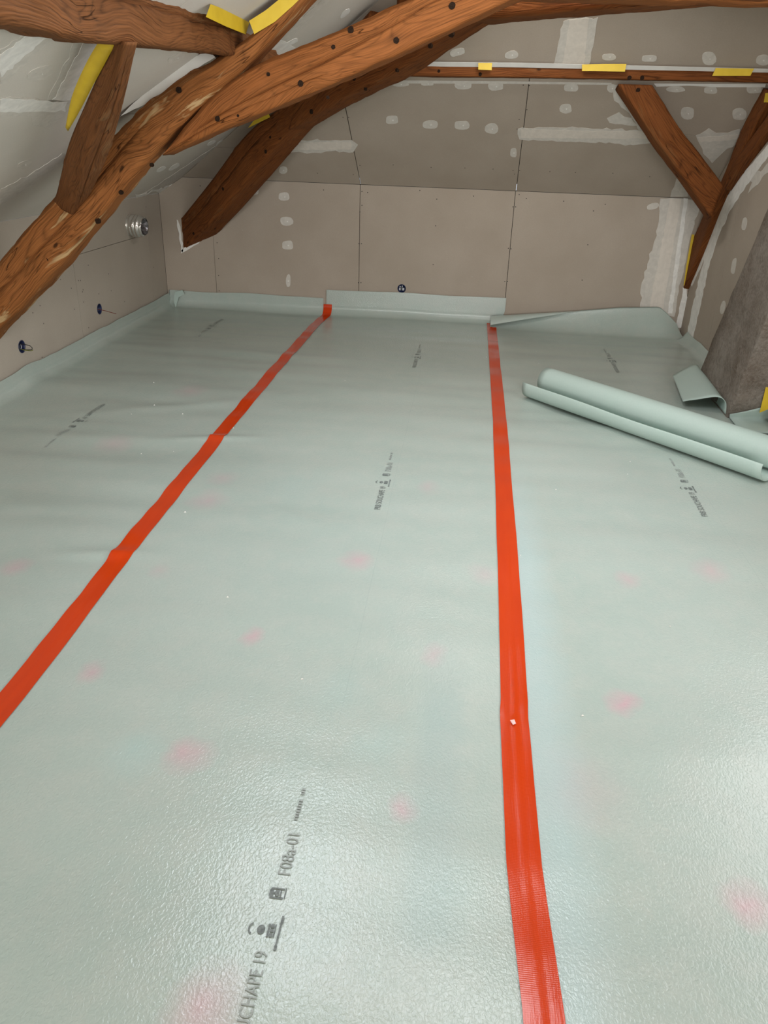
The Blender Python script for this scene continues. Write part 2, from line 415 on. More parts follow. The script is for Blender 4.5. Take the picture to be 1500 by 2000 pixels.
# ---- back wall
bpoly = [(XL-.05, D, -.02), (XR+.05, D, -.02), (XR+.05, D, ZKB), (XL-.05, D, ZKB)]
v, f = slab_vf(bpoly, PB[1], BACKING, BACKING-.03)
wall_back = tag(mesh_obj('wall_back', v, f, dark_gap), 'low plasterboard knee wall across the far end', 'wall', kind='structure')
bx = [XL, -2.135, -.884, .362, 1.585, XR]
boxc = onplane(784.5, 563.5, *PB)
for i, (a, b) in enumerate(zip(bx, bx[1:])):
    lean = -.004
    poly = [(a, D, 0), (b, D, 0), (b+(lean if i < 4 else 0), D, ZKB), (a+(lean if i else 0), D, ZKB)]
    if i == 0: poly = [(a, D, 0), (b, D, 0), (b, D, ZKB), (-2.368, D, ZKB), (a, D, ZKL)]
    plasterboard(poly, PB[1], wall_back, holes=[(boxc, .034)] if i == 2 else ())
# ---- back slope
def bs(x, t): return (x, D-t, ZKB+TB*t)
v, f = slab_vf([bs(-2.5, 0), bs(XR+.05, 0), bs(XR+.05, TT), bs(XT, TT)], PS[1], BACKING, BACKING-.03)
ceil_back = tag(mesh_obj('ceiling_back', v, f, dark_gap), 'sloping plasterboard ceiling rising from the far knee wall', 'ceiling', kind='structure')
xv = lambda t: -2.368+TL**-1*TB*t
for poly in ([(-2.368, 0), (-.884, 0), (-.897, .307), (xv(.307), .307)],
             [(xv(.307), .307), (-.897, .307), (-.93, (-.93+2.368)/(TB/TL))],
             [(-.884, 0), (.362, 0), (.325, .93), (-.92, .93)],
             [(-.92, .93), (.55, .93), (.55, TT), (XT, TT), (-.92, (-.92+2.368)/(TB/TL))],
             [(.362, 0), (XR, 0), (XR, .557), (.340, .557)],
             [(.340, .557), (XR, .557), (XR, .93), (.325, .93)],
             [(.55, .93), (XR, .93), (XR, TT), (.55, TT)]):
    plasterboard([bs(*q) for q in poly], PS[1], ceil_back)
# ---- left wall
v, f = slab_vf([(XL, YS, -.02), (XL, D+.05, -.02), (XL, D+.05, ZKL), (XL, YS, ZKL)], PL[1], BACKING, BACKING-.03)
wall_left = tag(mesh_obj('wall_left', v, f, dark_gap), 'low plasterboard knee wall along the left side', 'wall', kind='structure')
lb1 = onplane(194, 603.5, *PL); lb2 = onplane(42.5, 677, *PL)
ZJ = .652
for (y0, y1, z0, z1) in ((YS, -2.3, 0, ZJ), (-2.3, .2, 0, ZJ), (.2, 2.7, 0, ZJ), (2.7, 5.05, 0, ZJ), (5.05, 6.36, 0, ZJ), (6.36, D, 0, ZKL),
                         (YS, 1.4, ZJ, ZKL), (1.4, 3.9, ZJ, ZKL), (3.9, 6.36, ZJ, ZKL)):
    hs = []
    for c in (lb1, lb2):
        if y0 < c.y < y1 and z0 < c.z < z1: hs.append((c, .036))
    plasterboard([(XL, y0, z0), (XL, y1, z0), (XL, y1, z1), (XL, y0, z1)], PL[1], wall_left, gap=.0016, holes=hs)
# ---- left slope
def ls(y, s): return (XL+s, y, ZKL+TL*s)
ST = XT-XL
yv = lambda s: D-max(0, (XL+s+2.368))/(TB/TL)
v, f = slab_vf([ls(YS, 0), ls(D, 0), ls(D, .212), ls(YT, ST), ls(YS, ST)], PLS[1], BACKING, BACKING-.03)
ceil_left = tag(mesh_obj('ceiling_left', v, f, dark_gap), 'sloping plasterboard ceiling above the left knee wall', 'ceiling', kind='structure')
SB = onplane(40, 208, *PLS).x-XL
for (y0, y1) in ((YS, -2), (-2, .4), (.4, 1.6), (1.6, 2.8), (2.8, 4.0), (4.0, 5.2)):
    plasterboard([ls(y0, 0), ls(y1, 0), ls(y1, SB), ls(y0, SB)], PLS[1], ceil_left)
    if y1 < 1: plasterboard([ls(y0, SB), ls(y1, SB), ls(y1, ST), ls(y0, ST)], PLS[1], ceil_left)
wx0, wx1, wy0, wy1 = SLOPEWIN; s0, s1 = wx0-XL, wx1-XL
for (y0, y1, a, b) in ((.4, wy0, SB, ST), (wy0, wy1, SB, s0), (wy0, wy1, s1, ST), (wy1, 4.0, SB, ST)):
    plasterboard([ls(y0, a), ls(y1, a), ls(y1, b), ls(y0, b)], PLS[1], ceil_left)
sw = empty('window_5', ls((wy0+wy1)/2, s0)); tag(sw, 'roof window in the upper left slope above the camera', 'window', kind='structure')
for (y0, y1, a, b) in ((wy0, wy0+.05, s0, s1), (wy1-.05, wy1, s0, s1), (wy0+.05, wy1-.05, s0, s0+.05), (wy0+.05, wy1-.05, s1-.05, s1)):
    v, f = slab_vf([ls(y0, a), ls(y1, a), ls(y1, b), ls(y0, b)], PLS[1], 0, -.05); mesh_obj('frame', v, f, white_paper, sw)
v, f = slab_vf([ls(wy0+.05, s0+.05), ls(wy1-.05, s0+.05), ls(wy1-.05, s1-.05), ls(wy0+.05, s1-.05)], PLS[1], -.02, -.028); mesh_obj('pane', v, f, glassm, sw)
s52 = -2.368-XL+(D-5.2)*(TB/TL)
plasterboard([ls(5.2, 0), ls(D, 0), ls(D, .212), ls(yv(SB), SB), ls(5.2, SB)], PLS[1], ceil_left)
plasterboard([ls(4.0, SB), ls(yv(SB), SB), ls(YT, ST), ls(4.0, ST)], PLS[1], ceil_left)
# ---- right wall
v, f = slab_vf([(XR, YS, -.02), (XR, D+.05, -.02), (XR, D+.05, ZC), (XR, YS, ZC)], PR[1], BACKING, BACKING-.03)
wall_right = tag(mesh_obj('wall_right', v, f, dark_gap), 'plasterboard partition wall on the right beside the cement chimney', 'wall', kind='structure')
sy0, sy1, sz0, sz1 = SIDE
for (y0, y1, z0, z1) in ((YS, sy0, 0, ZC), (sy0, sy1, 0, sz0), (sy0, sy1, sz1, ZC), (sy1, 3.4, 0, ZC), (3.4, 4.6, 0, ZC), (4.6, 5.9, 0, ZC), (5.9, D, 0, ZC)):
    plasterboard([(XR, y0, z0), (XR, y1, z0), (XR, y1, z1), (XR, y0, z1)], PR[1], wall_right)
# ---- flat ceiling with roof window openings, two of them added; gable wall with added fill window
def window(name, bars, pane, label):
    v, f = boxes(bars); w = mesh_obj(name, v, f, white_paper); tag(w, label, 'window', kind='structure')
    v, f = box_vf(*pane); mesh_obj('pane', v, f, glassm, w)
zz = (ZC, ZC+.06); bl_ = []; yp0 = YS
for (x0, x1, y0, y1) in ROOFWIN:
    bl_ += [(XT-.02, XR, yp0, y0, ZC, ZC+.05), (XT-.02, x0, y0, y1, ZC, ZC+.05), (x1, XR, y0, y1, ZC, ZC+.05)]; yp0 = y1
v, f = boxes(bl_+[(XT-.02, XR, yp0, YT+.02, ZC, ZC+.05)])
tag(mesh_obj('ceiling', v, f, board), 'flat plasterboard ceiling strip around the roof windows', 'ceiling', kind='structure')
for (x0, x1, y0, y1), nm, wl in zip(ROOFWIN, ('window_1', 'fill_window_4', 'fill_window_6'), ('nearest the camera', 'just before the near truss, added to light the far floor', 'just behind the near truss, added to light the far floor')):
    window(nm, [(x0, x0+.05, y0, y1, *zz), (x1-.05, x1, y0, y1, *zz), (x0+.05, x1-.05, y0, y0+.05, *zz), (x0+.05, x1-.05, y1-.05, y1, *zz)],
           (x0+.05, x1-.05, y0+.05, y1-.05, ZC+.02, ZC+.03), 'roof window in the flat ceiling '+wl)
gx0, gx1, gz0, gz1 = GABLE
v, f = boxes([(XL, gx0, YS-.08, YS, 0, ZC), (gx1, XR, YS-.08, YS, 0, ZC), (gx0, gx1, YS-.08, YS, 0, gz0), (gx0, gx1, YS-.08, YS, gz1, ZC)])
tag(mesh_obj('wall_front', v, f, board), 'gable wall behind the camera', 'wall', kind='structure')
yy = (YS-.07, YS)
window('fill_window_2', [(gx0, gx0+.05, *yy, gz0, gz1), (gx1-.05, gx1, *yy, gz0, gz1), (gx0+.05, gx1-.05, *yy, gz0, gz0+.05), (gx0+.05, gx1-.05, *yy, gz1-.05, gz1)],
       (gx0+.05, gx1-.05, YS-.04, YS-.03, gz0+.05, gz1-.05), 'gable window added behind the camera for fill light')
xx = (XR, XR+.05)
window('window_3', [(*xx, sy0, sy0+.05, sz0, sz1), (*xx, sy1-.05, sy1, sz0, sz1), (*xx, sy0+.05, sy1-.05, sz0, sz0+.05), (*xx, sy0+.05, sy1-.05, sz1-.05, sz1)],
       (XR+.02, XR+.03, sy0+.05, sy1-.05, sz0+.05, sz1-.05), 'window in the right wall beside the camera')

# ---- joint compound and filler patches (thin raised pieces)
def patches(lst, plane, parent, mat=filler_thin, off=.0014, dot=True):
    for q in lst:
        decal(blob(*q), plane, off, mat, 'filler_patch', parent)
        if dot: decal(blob(q[0]+q[2]*.06, q[1]+q[3]*.04, 2.6, 2.6, 0, 8), plane, off+.0008, filler, 'filler_patch', parent)
def band(px, plane, parent, mat=filler, off=.0016, jit=1.2, sub=9): decal(px, plane, off, mat, 'joint_compound', parent, jit, sub)
patches([(766,234,24,16),(840,243,30,15),(903,244,30,17),(960,251,28,20),(782,164,32,10),(835,163,24,8),(905,167,34,14),(968,168,30,18),
         (1115,171,28,14),(1105,212,24,18),(1003,298,13,17),(553,332,16,14),(893,102,30,14,-12),(999,107,28,15,-8),
         (1190,111,28,13),(1268,114,30,13),(1385,114,27,25),(1490,117,26,20),(1320,174,36,12),(1388,176,27,15),(1473,175,30,14),
         (1343,221,26,23),(1444,222,27,23),(1195,172,20,16)], PS, ceil_back)
patches([(555,384,22,17),(496,374,18,14),(560,432,24,17),(562,479,22,18),(563,548,9,23)], PB, wall_back)
patches([(1275,403,24,12,-15)], PB, wall_back, dot=False)
patches([(1454,437,10,26,8),(1433,520,9,32,10),(1412,600,9,26,12),(1478,345,20,26,25)], PR, wall_right, dot=False)
band([(545,274),(690,274),(698,284),(690,296),(600,298),(541,297)], PS, ceil_back, filler_thin)
band([(547,278),(686,277),(687,291),(544,293)], PS, ceil_back, filler_warm, .0024, .6)
band([(1012,250),(1100,249),(1250,254),(1287,256),(1296,276),(1230,283),(1190,279),(1014,273)], PS, ceil_back, filler_thin)
band([(1018,252),(1287,257),(1292,271),(1018,269)], PS, ceil_back, filler_warm, .0024, .6)
band([(1193,165),(1216,166),(1285,258),(1252,258),(1228,222),(1200,195)], PS, ceil_back, filler_thin)
band([(1186,228),(1210,219),(1232,232),(1245,246),(1225,246),(1190,240)], PS, ceil_back, filler_thin, .0012)
band([(1360,264),(1385,251),(1400,260),(1442,254),(1446,276),(1415,296),(1390,318),(1375,300)], PS, ceil_back, filler_thin)
band([(1362,268),(1443,262),(1440,272),(1368,277)], PS, ceil_back, filler_warm, .0024, .6)
band([(1330,325),(1352,335),(1342,384),(1310,384)], PS, ceil_back, filler_thin)
band([(1080,129),(1092,80),(1100,38),(1168,34),(1160,80),(1150,129)], PS, ceil_back, filler_thin)
band([(1098,129),(1112,38),(1150,36),(1140,129)], PS, ceil_back, filler_warm, .0024, .7)
band([(1290,390),(1312,387),(1372,390),(1362,420),(1345,470),(1338,520),(1326,560),(1318,618),(1249,612),(1254,552),(1268,505),(1278,470),(1287,425)], PB, wall_back, filler_thin)
band([(1309,388),(1331,388),(1293,612),(1266,612)], PB, wall_back, filler_warm, .0026, .6)
band([(1336,388),(1344,388),(1312,612),(1304,612)], PB, wall_back, filler, .0026, .6)
band([(1334,562),(1342,566),(1346,640),(1320,640)], PB, wall_back, filler, .0022, .6)
band([(1438,352),(1452,340),(1500,282),(1500,306),(1452,372),(1425,412),(1400,470),(1385,520),(1352,668),(1338,666),(1362,560),(1376,505),(1352,560),(1346,548),(1404,412)], PR, wall_right, filler, .0016, .8)
band([(1500,318),(1500,335),(1462,378),(1470,352)], PR, wall_right, filler_thin)
band([(346,428),(349,430),(358,488),(357,492),(354,488)], PB, wall_back, filler, .006, .8, 6)
band([(355,488),(366,480),(395,464),(423,447),(424,450),(398,468),(366,489),(356,495)], PB, wall_back, filler, .006, .8, 6)
# left slope
band([(0,98),(66,53),(113,66),(80,96),(0,170)], PLS, ceil_left, filler_thin)
band([(0,106),(70,57),(98,64),(0,150)], PLS, ceil_left, filler, .0026)
band([(145,78),(196,84),(150,170),(132,205),(88,202),(108,160),(132,112)], PLS, ceil_left, filler_thin)
band([(162,80),(193,84),(134,196),(104,196)], PLS, ceil_left, filler, .0026)
band([(0,188),(60,192),(132,196),(132,222),(96,248),(64,246),(60,226),(0,227)], PLS, ceil_left, filler_thin)
band([(0,192),(130,198),(126,216),(0,218)], PLS, ceil_left, filler, .0026)
band([(0,370),(60,340),(112,306),(124,298),(122,318),(70,356),(0,404)], PLS, ceil_left, filler_thin)
patches([(79,143,54,24,-20),(48,321,30,13,-18),(345,112,36,14,-28)], PLS, ceil_left)
band([(505,100),(548,76),(576,92),(550,108),(512,122)], PLS, ceil_left, filler)
band([(545,76),(640,-10),(655,-8),(562,80)], PLS, ceil_left, filler_thin)
patches([(674,26,26,9,-42),(570,82,28,8,-28),(367,284,26,7,-30),(413,279,18,6,-28),(430,279,18,6,-30),(340,326,24,7,-30),(315,330,20,7,-28)], PLS, ceil_left, filler, dot=False)
band([(278,378),(300,366),(437,274),(446,278),(310,372),(285,383)], PLS, ceil_left, filler_thin, .0016, .5)
band([(262,383),(300,372),(330,362),(362,346),(361,352),(345,362),(320,373),(300,373),(270,387)], PLS, ceil_left, filler, .004, 1.5, 5)
# screw heads
screws([(707,374),(718,376),(632,371),(707,401),(703,414),(701,476),(706,476),(700,552),(705,552),(853,389),(851,441),(846,517),(1002,404),(1007,404),
        (993,485),(998,486),(986,550),(991,550),(1028,388),(1101,393),(1159,412),(1182,399),(1148,478),(1137,547),(424,474),(427,505),(427,538),(428,568),
        (391,363),(427,450),(1014,380),(820,372),(925,383)], PB, wall_back)
screws([(670,229),(681,229),(703,323),(768,322),(842,327),(908,328),(963,330),(690,341),(620,338),(1022,166),(1034,167),(1029,214),(1014,233),(1010,252),
        (963,330),(1002,333),(1015,333),(1074,335),(1124,337),(1197,338),(1269,345),(1005,340)], PS, ceil_back)
screws([(139,563),(162,566),(161,570),(157,548),(118,546),(78,597),(64,611),(85,632),(145,604),(163,590),(173,640),(173,655),(82,698),(193,574),(217,568),
        (172,518),(212,535),(243,589),(153,548),(285,404),(300,522)], PL, wall_left)

# ------------------------------------------------------------------ timbers
def timber(name, c0, c1, c2, c3, mat, label, group='old roof timbers', n=None, bev=.018, cracks=(), rough=.004, cat='beam', seed=0, smooth=True):
    """four corner polylines -> one hewn beam; cracks: (side, [(s, t)...], s0, s1, width, depth)"""
    L = sum((Vector(c0[i+1])-Vector(c0[i])).length for i in range(len(c0)-1))
    n = n or max(24, int(L/.022))
    E = [catmull(c, n) for c in (c0, c1, c2, c3)]
    V, F, UV = [], [], []
    cnt = None; ul = 0
    for j in range(n):
        s = j/(n-1); cs = [E[k][j] for k in range(4)]; cen = sum(cs, Vector())/4
        if j: ul += (cen-pc).length
        pc = cen.copy(); ring = []
        for k in range(4):
            a, b = cs[k], cs[(k+1) % 4]; ln = max((b-a).length, 1e-4); bt = min(.3, bev*(1+.7*noise.noise(Vector((s*L*2.2, k*5.1+seed, 1))))/ln)
            br = [(bt, 0)]
            for (sd, path, s0, s1, w, dp) in cracks:
                if sd != k: continue
                t = lerp_path(path, s)+.02*noise.noise(Vector((s*L*5, seed, 4)))
                act = max(0, min(1, (s-s0)/.04))*max(0, min(1, (s1-s)/.04))
                act *= .65+.5*noise.noise(Vector((s*L*3, 7, seed)))
                ww = max(.0004, w*act)/ln
                br += [(t-ww, 0), (t, dp*act), (t+ww, 0)]
            br.append((1-bt, 0))
            # subdivide between plain breakpoints
            seq = []
            for i in range(len(br)-1):
                seq.append(br[i])
                crk = br[i][1] or br[i+1][1] or (i+1 < len(br)-1 and False)
                inside = (i % 3) in (1, 2) and len(br) > 2
                if not inside:
                    for q in (1, 2, 3, 4): seq.append((br[i][0]+(br[i+1][0]-br[i][0])*q/5, 0))
            seq.append(br[-1])
            nx, nb = cs[(k+1) % 4], cs[(k+2) % 4]
            for (t, dp) in seq:
                p = a.lerp(b, t); inw = (cen-p).normalized()
                d = rough*noise.noise(p*7+Vector((seed, 0, 0)))*1.4+rough*.8*noise.noise(p*23)
                ring.append((p+inw*(dp+d), k+t))
            # rounded arris
            bl2 = max((nb-nx).length, 1e-4); pa = a.lerp(b, 1-bt); pb = nx.lerp(nb, min(.3, bev/bl2)); mid = (pa+pb)/2
            ring.append((mid.lerp(nx, .35), k+1.0))
        if cnt is None: cnt = len(ring)
        vl = 0
        for i, (p, tt) in enumerate(ring):
            if i: vl += (p-ring[i-1][0]).length if abs(tt-ring[i-1][1]) > 1e-6 else 0
            V.append(p); UV.append((ul+seed*1.37, vl+seed*.61))
    for j in range(n-1):
        for i in range(cnt):
            a, b = j*cnt+i, j*cnt+(i+1) % cnt
            F.append((a, b, b+cnt, a+cnt))
    F.append(tuple(range(cnt-1, -1, -1))); F.append(tuple((n-1)*cnt+i for i in range(cnt)))
    # make faces point outwards
    q = F[len(F)//2]; nn = (V[q[1]]-V[q[0]]).cross(V[q[3]]-V[q[0]]); jj = q[0]//cnt
    cc = sum((V[jj*cnt+i] for i in range(cnt)), Vector())/cnt
    if nn.dot(V[q[0]]-cc) < 0: F = [tuple(reversed(x)) for x in F]
    o = mesh_obj(name, V, F, mat, None, False, UV)
    for p in o.data.polygons:
        if len(p.vertices) == 4: p.use_smooth = smooth
    return tag(o, label, cat, group)
def front(pu, pl, pln, dv):
    """corner polylines from photo edges of the front face on plane pln, pushed back by dv"""
    c0 = [onplane(*q, *pln) for q in pu]; c1 = [onplane(*q, *pln) for q in pl]; dv = Vector(dv)
    return c0, c1, [p+dv for p in c1], [p+dv for p in c0]
def pegs(parent, pxs, pln, r=.012, mat=None):
    p0, n = Vector(pln[0]), Vector(pln[1]).normalized()
    if n.dot(EYEV-p0) < 0: n = -n
    t1 = n.orthogonal().normalized(); t2 = n.cross(t1)
    for (x, y, *rr) in pxs:
        rad = (rr[0] if rr else 1)*r; c = onplane(x, y, p0, n)+n*.002
        ring = [c+t1*(rad*math.cos(a)*random.uniform(.9, 1.1))+t2*(rad*math.sin(a)*random.uniform(.9, 1.1)) for a in [2*math.pi*i/12 for i in range(12)]]
        v, f = slab_vf(ring, n, .0015, -.012); mesh_obj('peg_hole', v, f, mat or hole_m, parent)
hole_m = plain('dark_peg_hole', (.022, .012, .007), .9, .1, .4, 200)

YA = 3.9
PA = ((0, YA, 0), (0, 1, 0))
# strut A of the near truss
c = front([(-170,715),(-90,612),(0,506),(108,380),(236,246),(340,158),(420,112),(510,45),(600,-40),(680,-115)],
          [(-150,830),(-60,712),(0,640),(100,538),(190,426),(296,302),(400,196),(480,128),(590,5),(690,-108)], PA, (0, .19, 0))
strutA = timber('timber_strut', *c, wood_a, 'thick leaning strut with pale scuffs crossing the left foreground', seed=1, bev=.03, rough=.007,
                cracks=[(0, [(0, .55), (.25, .42), (.45, .52), (.6, .35), (1, .3)], .05, .62, .007, .04)])
pegs(strutA, [(90,508,1.1),(191,432,1.1),(236,376,.9),(349,176,1.1),(296,322,.8)], PA)
# aisselier B
PBm = ((0, YA+.02, 0), (0, 1, 0))
c = front([(318,300),(372,232),(430,172),(510,120),(610,80),(700,42),(800,-4),(960,-75),(1060,-120)],
          [(317,304),(372,280),(440,250),(520,217),(610,180),(700,141),(833,80),(1000,0),(1110,-55)], PBm, (0, .17, 0))
braceB = timber('timber_brace', *c, wood_orange, 'bright orange-brown cracked brace slanting up to the right', seed=2, bev=.016, rough=.005,
                cracks=[(0, [(0, .5), (.3, .62), (.55, .45), (.75, .28), (1, .1)], .10, .88, .009, .06),
                        (0, [(0, .7), (.3, .78), (.55, .72), (.75, .6), (1, .5)], .02, .45, .005, .03)])
pegs(braceB, [(685,58,1.2),(651,92,.8),(774,79,1.1),(587,163,1.1),(883,11,1.2),(425,232,1.0),(524,145,.7),(640,190,.6),(465,226,.5)], PBm)
# near collar beam
z0 = 1.985
tag_c = [(-.55, YA, z0+.2), (.4, YA, z0+.21), (1.58, YA, z0+.21)], [(-.55, YA, z0+.01), (.4, YA, z0), (1.58, YA, z0)]
timber('collar_beam', tag_c[0], tag_c[1], [(x, y+.19, z) for x, y, z in tag_c[1]], [(x, y+.19, z) for x, y, z in tag_c[0]], wood_orange,
       'lighter horizontal collar beam grazing the top right edge', seed=3)
# left purlin
pe = [(-1.16, 1.3, 1.655), (-1.152, 2.06, 1.657), (-1.148, 2.63, 1.668), (-1.125, 3.05, 1.692), (-1.10, 3.48, 1.716), (-1.09, 3.8, 1.732), (-1.11, 4.6, 1.75), (-1.16, 5.45, 1.765)]
top = [(x-.005, y, ZKL+TL*(x-XL)+.03) for x, y, z in pe]
timber('roof_purlin', top, pe, [(x-.2, y, z+.01) for x, y, z in pe], [(x-.2, y, z) for x, y, z in top], wood_p,
       'dark cracked purlin running along the upper left slope', seed=4, bev=.02, rough=.008,
       cracks=[(0, [(0, .3), (.3, .25), (.5, .35), (1, .4)], .12, .62, .008, .045)])
# brace from strut to left purlin: left edge, ridge, right edge
def bl(px, ys): return [ony(x, y, yy) for (x, y), yy in zip(px, ys)]
def nearline(px, P, Q):
    """point on the pixel's ray nearest to the straight line P-Q"""
    out = []
    for (x, y) in px:
        d = ray(x, y).normalized(); e = (Q-P).normalized(); w = EYEV-P
        k = d.dot(e); t = (k*e.dot(w)-d.dot(w))/(1-k*k); out.append(EYEV+d*t)
    return out
M0, M1 = ony(246, 82, 2.74), ony(141, 420, 3.86)
offL, offR = ony(220, 78, 2.83)-M0, ony(269, 82, 2.83)-M0
M = nearline([(246,82),(218,190),(176,285),(152,372),(141,420)], M0, M1)
Lf = nearline([(220,78),(166,200),(131,285),(110,372),(100,398)], M0+offL, M1+ony(100, 398, 3.95)-ony(141, 420, 3.86))
Rt = nearline([(269,82),(243,200),(214,300),(180,375),(160,400)], M0+offR, M1+ony(160, 400, 3.93)-ony(141, 420, 3.86))
Bk = [a+b-c for a, b, c in zip(Lf, Rt, M)]
brL = timber('timber_brace', Lf, M, Rt, Bk, wood_p, 'short grey-brown brace between leaning strut and left purlin', seed=5, bev=.012, rough=.004,
             cracks=[(1, [(0, .35), (.5, .4), (1, .3)], .05, .92, .006, .035)])
# hip truss
th = R(40); HN = Vector((math.sin(th), math.cos(th), 0)); HP = (Vector((-2.40, 6.68, 0)), HN)
hd = HN*.2
c = front([(340,440),(347,432),(415,346),(482,259),(551,203),(640,110),(720,20)],
          [(352,494),(357,488),(420,424),(485,349),(565,253),(660,160),(745,65)], HP, hd)
hipS = timber('timber_strut', *c, wood_r, 'dark strut leaning out of the far left corner', seed=6, bev=.02, rough=.005,
              cracks=[(0, [(0, .45), (.5, .4), (1, .4)], .05, .6, .002, .015)])
pegs(hipS, [(436,369,1.1),(519,296,1.1),(378,456,.9),(528,268,.8)], HP)
HP2 = (HP[0]-HN*.004, HN)
c = front([(572,226),(640,130),(750,60),(860,5),(960,-40)], [(562,254),(660,196),(773,140),(850,84),(935,28)], HP2, hd*.9)
hipB = timber('timber_brace', *c, wood_r, 'dark hewn brace behind the bright one, rising to the far collar beam', seed=7, bev=.02, rough=.005)
pegs(hipB, [(608,218,1.2),(692,153,1.1),(758,113,1.0),(840,89,1.1),(881,65,1.5),(713,174,.7),(775,137,.8)], HP2)
HP3 = (HP[0]-HN*.008, HN); cu = onplane(905, 41, *HP3); zc = cu.z
dirx = Vector((math.cos(th), -math.sin(th), 0)); a0 = cu-dirx*.5; pts = [a0+dirx*t for t in (0, .5, 1.0, 1.5, 2.02)]
c1 = [Vector((p.x, p.y, zc)) for p in pts]; c0 = [Vector((p.x, p.y, zc+.2)) for p in pts]
timber('collar_beam', c0, c1, [p+hd for p in c1], [p+hd for p in c0], wood_r, 'dark far collar beam slanting across the upper right', seed=8, bev=.02)
# back purlin
yp = onplane(1050, 155, *PS).y-.085
pz = [(-1.15, 1.778), (-.4, 1.785), (.38, 1.797), (1.2, 1.803), (XR, 1.808)]
c1 = [(x, yp, z) for x, z in pz]; c0 = [(x, yp, z+.095) for x, z in pz]
PPU = ((0, yp, 0), (0, 1, 0))
bpur = timber('roof_purlin', c0, c1, [(x, y+.16, z) for x, y, z in c1], [(x, y+.16, z) for x, y, z in c0], wood_r,
              'slim dark purlin running across the far slope under a white strip', seed=9, bev=.006, rough=.002)
pegs(bpur, [(938,145,.9),(1229,152,1.1),(1254,152,1.1),(857,139,.8)], PPU)
# right strut, its upper brace, and the brace to the purlin
XS = 1.795
eL = [(1345,485),(1353,467),(1366,438),(1378,410),(1410,350),(1449,250),(1490,172)]
eM = [(1330,572),(1338,556),(1362,499),(1397,409),(1424,349),(1462,268),(1510,180)]
c0 = [onx(x, y, XS) for x, y in eL]; c1 = [onx(x, y, XS) for x, y in eM]
dv = Vector((.125, 0, 0))
rS = timber('timber_strut', c0, c1, [p+dv for p in c1], [p+dv for p in c0], wood_r, 'dark slim strut rising along the right partition wall', seed=10, bev=.008, rough=.003)
c0 = [onx(x, y, XS) for x, y in ((1412,352),(1444,300),(1482,248),(1530,180))]; c1 = [onx(x, y, XS) for x, y in ((1416,372),(1450,322),(1496,262),(1545,205))]
timber('timber_brace', c0, c1, [p+dv*.9 for p in c1], [p+dv*.9 for p in c0], wood_r, 'dark brace forking off the right strut toward the right edge', seed=11, bev=.008, rough=.003)
PRB = ((0, yp+.03, 0), (0, 1, 0))
yb = [yp+.04, yp+.08, yp+.14, yp+.19]
c0 = bl([(1275,166),(1330,252),(1375,310),(1414,362)], yb)
c1 = bl([(1208,164),(1275,265),(1330,340),(1390,424)], yb)
rB = timber('timber_brace', c0, c1, [p+Vector((0, .11, -.03)) for p in c1], [p+Vector((0, .11, -.03)) for p in c0], wood_r,
            'reddish dark brace dropping from far purlin to right strut', seed=12, bev=.008, rough=.003)
def bracepegs(pxs):
    n = (c0[-1]-c0[0]).cross(c1[0]-c0[0]).normalized()
    pegs(rB, pxs, (c0[0], n))
bracepegs([(1246,176,1.1),(1323,274,1.1),(1340,300,1.0)])

# ------------------------------------------------------------------ chimney
CX = 1.605
def cl(y0, k, x): return [(x, y0-k*z, z) for z in (-.0, .4, .8, 1.2, 1.7, 2.2, ZC-.01)]
ch = timber('chimney_block', cl(5.28, .52, CX+.012), cl(4.48, .36, CX-.012), cl(4.48, .36, XR+.02), cl(5.28, .52, XR+.02), chimney_m,
            'leaning rough brown-grey cement chimney at the right edge', None, bev=.012, rough=.007, cat='chimney', seed=20)

# ------------------------------------------------------------------ floor membrane
def Hf(x, y):
    a = .5+.5*noise.noise(Vector((x*.6, y*.35, 3)))
    left = max(0, min(1, (-1.1-x)/.3)); far = max(0, min(1, (y-2.2)/2))
    amp = .0042+.0085*a*(.35+.65*far)+.006*left
    h = amp*(noise.noise(Vector((x*.55+9, y*3.1+.4*noise.noise(Vector((x*1.3, y*.6, 0))), 0)))+.55*noise.noise(Vector((x*1.1, y*6.2, 5)))+.3*noise.noise(Vector((x*2.5, y*2.2, 8))))
    for (wx, wy, ax, ay, hh, sl) in WR:
        dx = x-wx; dy = y-wy-sl*dx
        h += hh*math.exp(-(dx/ax)**2-(dy/ay)**2)
    return .018+max(-.014, h)
WR = []
for (px, py, ax, ay, hh, sl) in ((425,862,.22,.035,.010,.2),(205,1092,.16,.03,.009,.15),(330,800,.45,.07,.007,.5),(120,860,.35,.08,.008,.1),(60,1000,.4,.06,.006,.1),(560,1010,.12,.02,.004,-.6)):
    q = onz(px, py); WR.append((q.x, q.y, ax, ay, hh, sl))
def cove(d, rise, rad=.07):
    """distance along the sheet past the crease -> (in, up)"""
    if d <= 0: return d, 0
    if d < rad*math.pi/2: a = d/rad; return rad*math.sin(a), rad*(1-math.cos(a))
    return rad, rad+(d-rad*math.pi/2)
def sheet(name, xs, rows, pos, mat, label):
    nx = len(xs); V = []
    for r in rows:
        for x in xs: V.append(pos(x, r))
    F = [(j*nx+i, j*nx+i+1, (j+1)*nx+i+1, (j+1)*nx+i) for j in range(len(rows)-1) for i in range(nx-1)]
    F = [q for q in F if not (V[q[0]][0] > 1.60 and 4.50 < V[q[0]][1] < 5.22)]
    n = len(V); V2 = [Vector(v)-Vector((0, 0, .0016)) for v in V]
    o = mesh_obj(name, V, F, mat, None, True)
    return tag(o, label, 'floor membrane', 'mint floor membrane strips')
def frange(a, b, st):
    n = max(1, int(round((b-a)/st))); return [a+(b-a)*i/n for i in range(n+1)]
YE = D-.012-.07      # crease of the back upturn
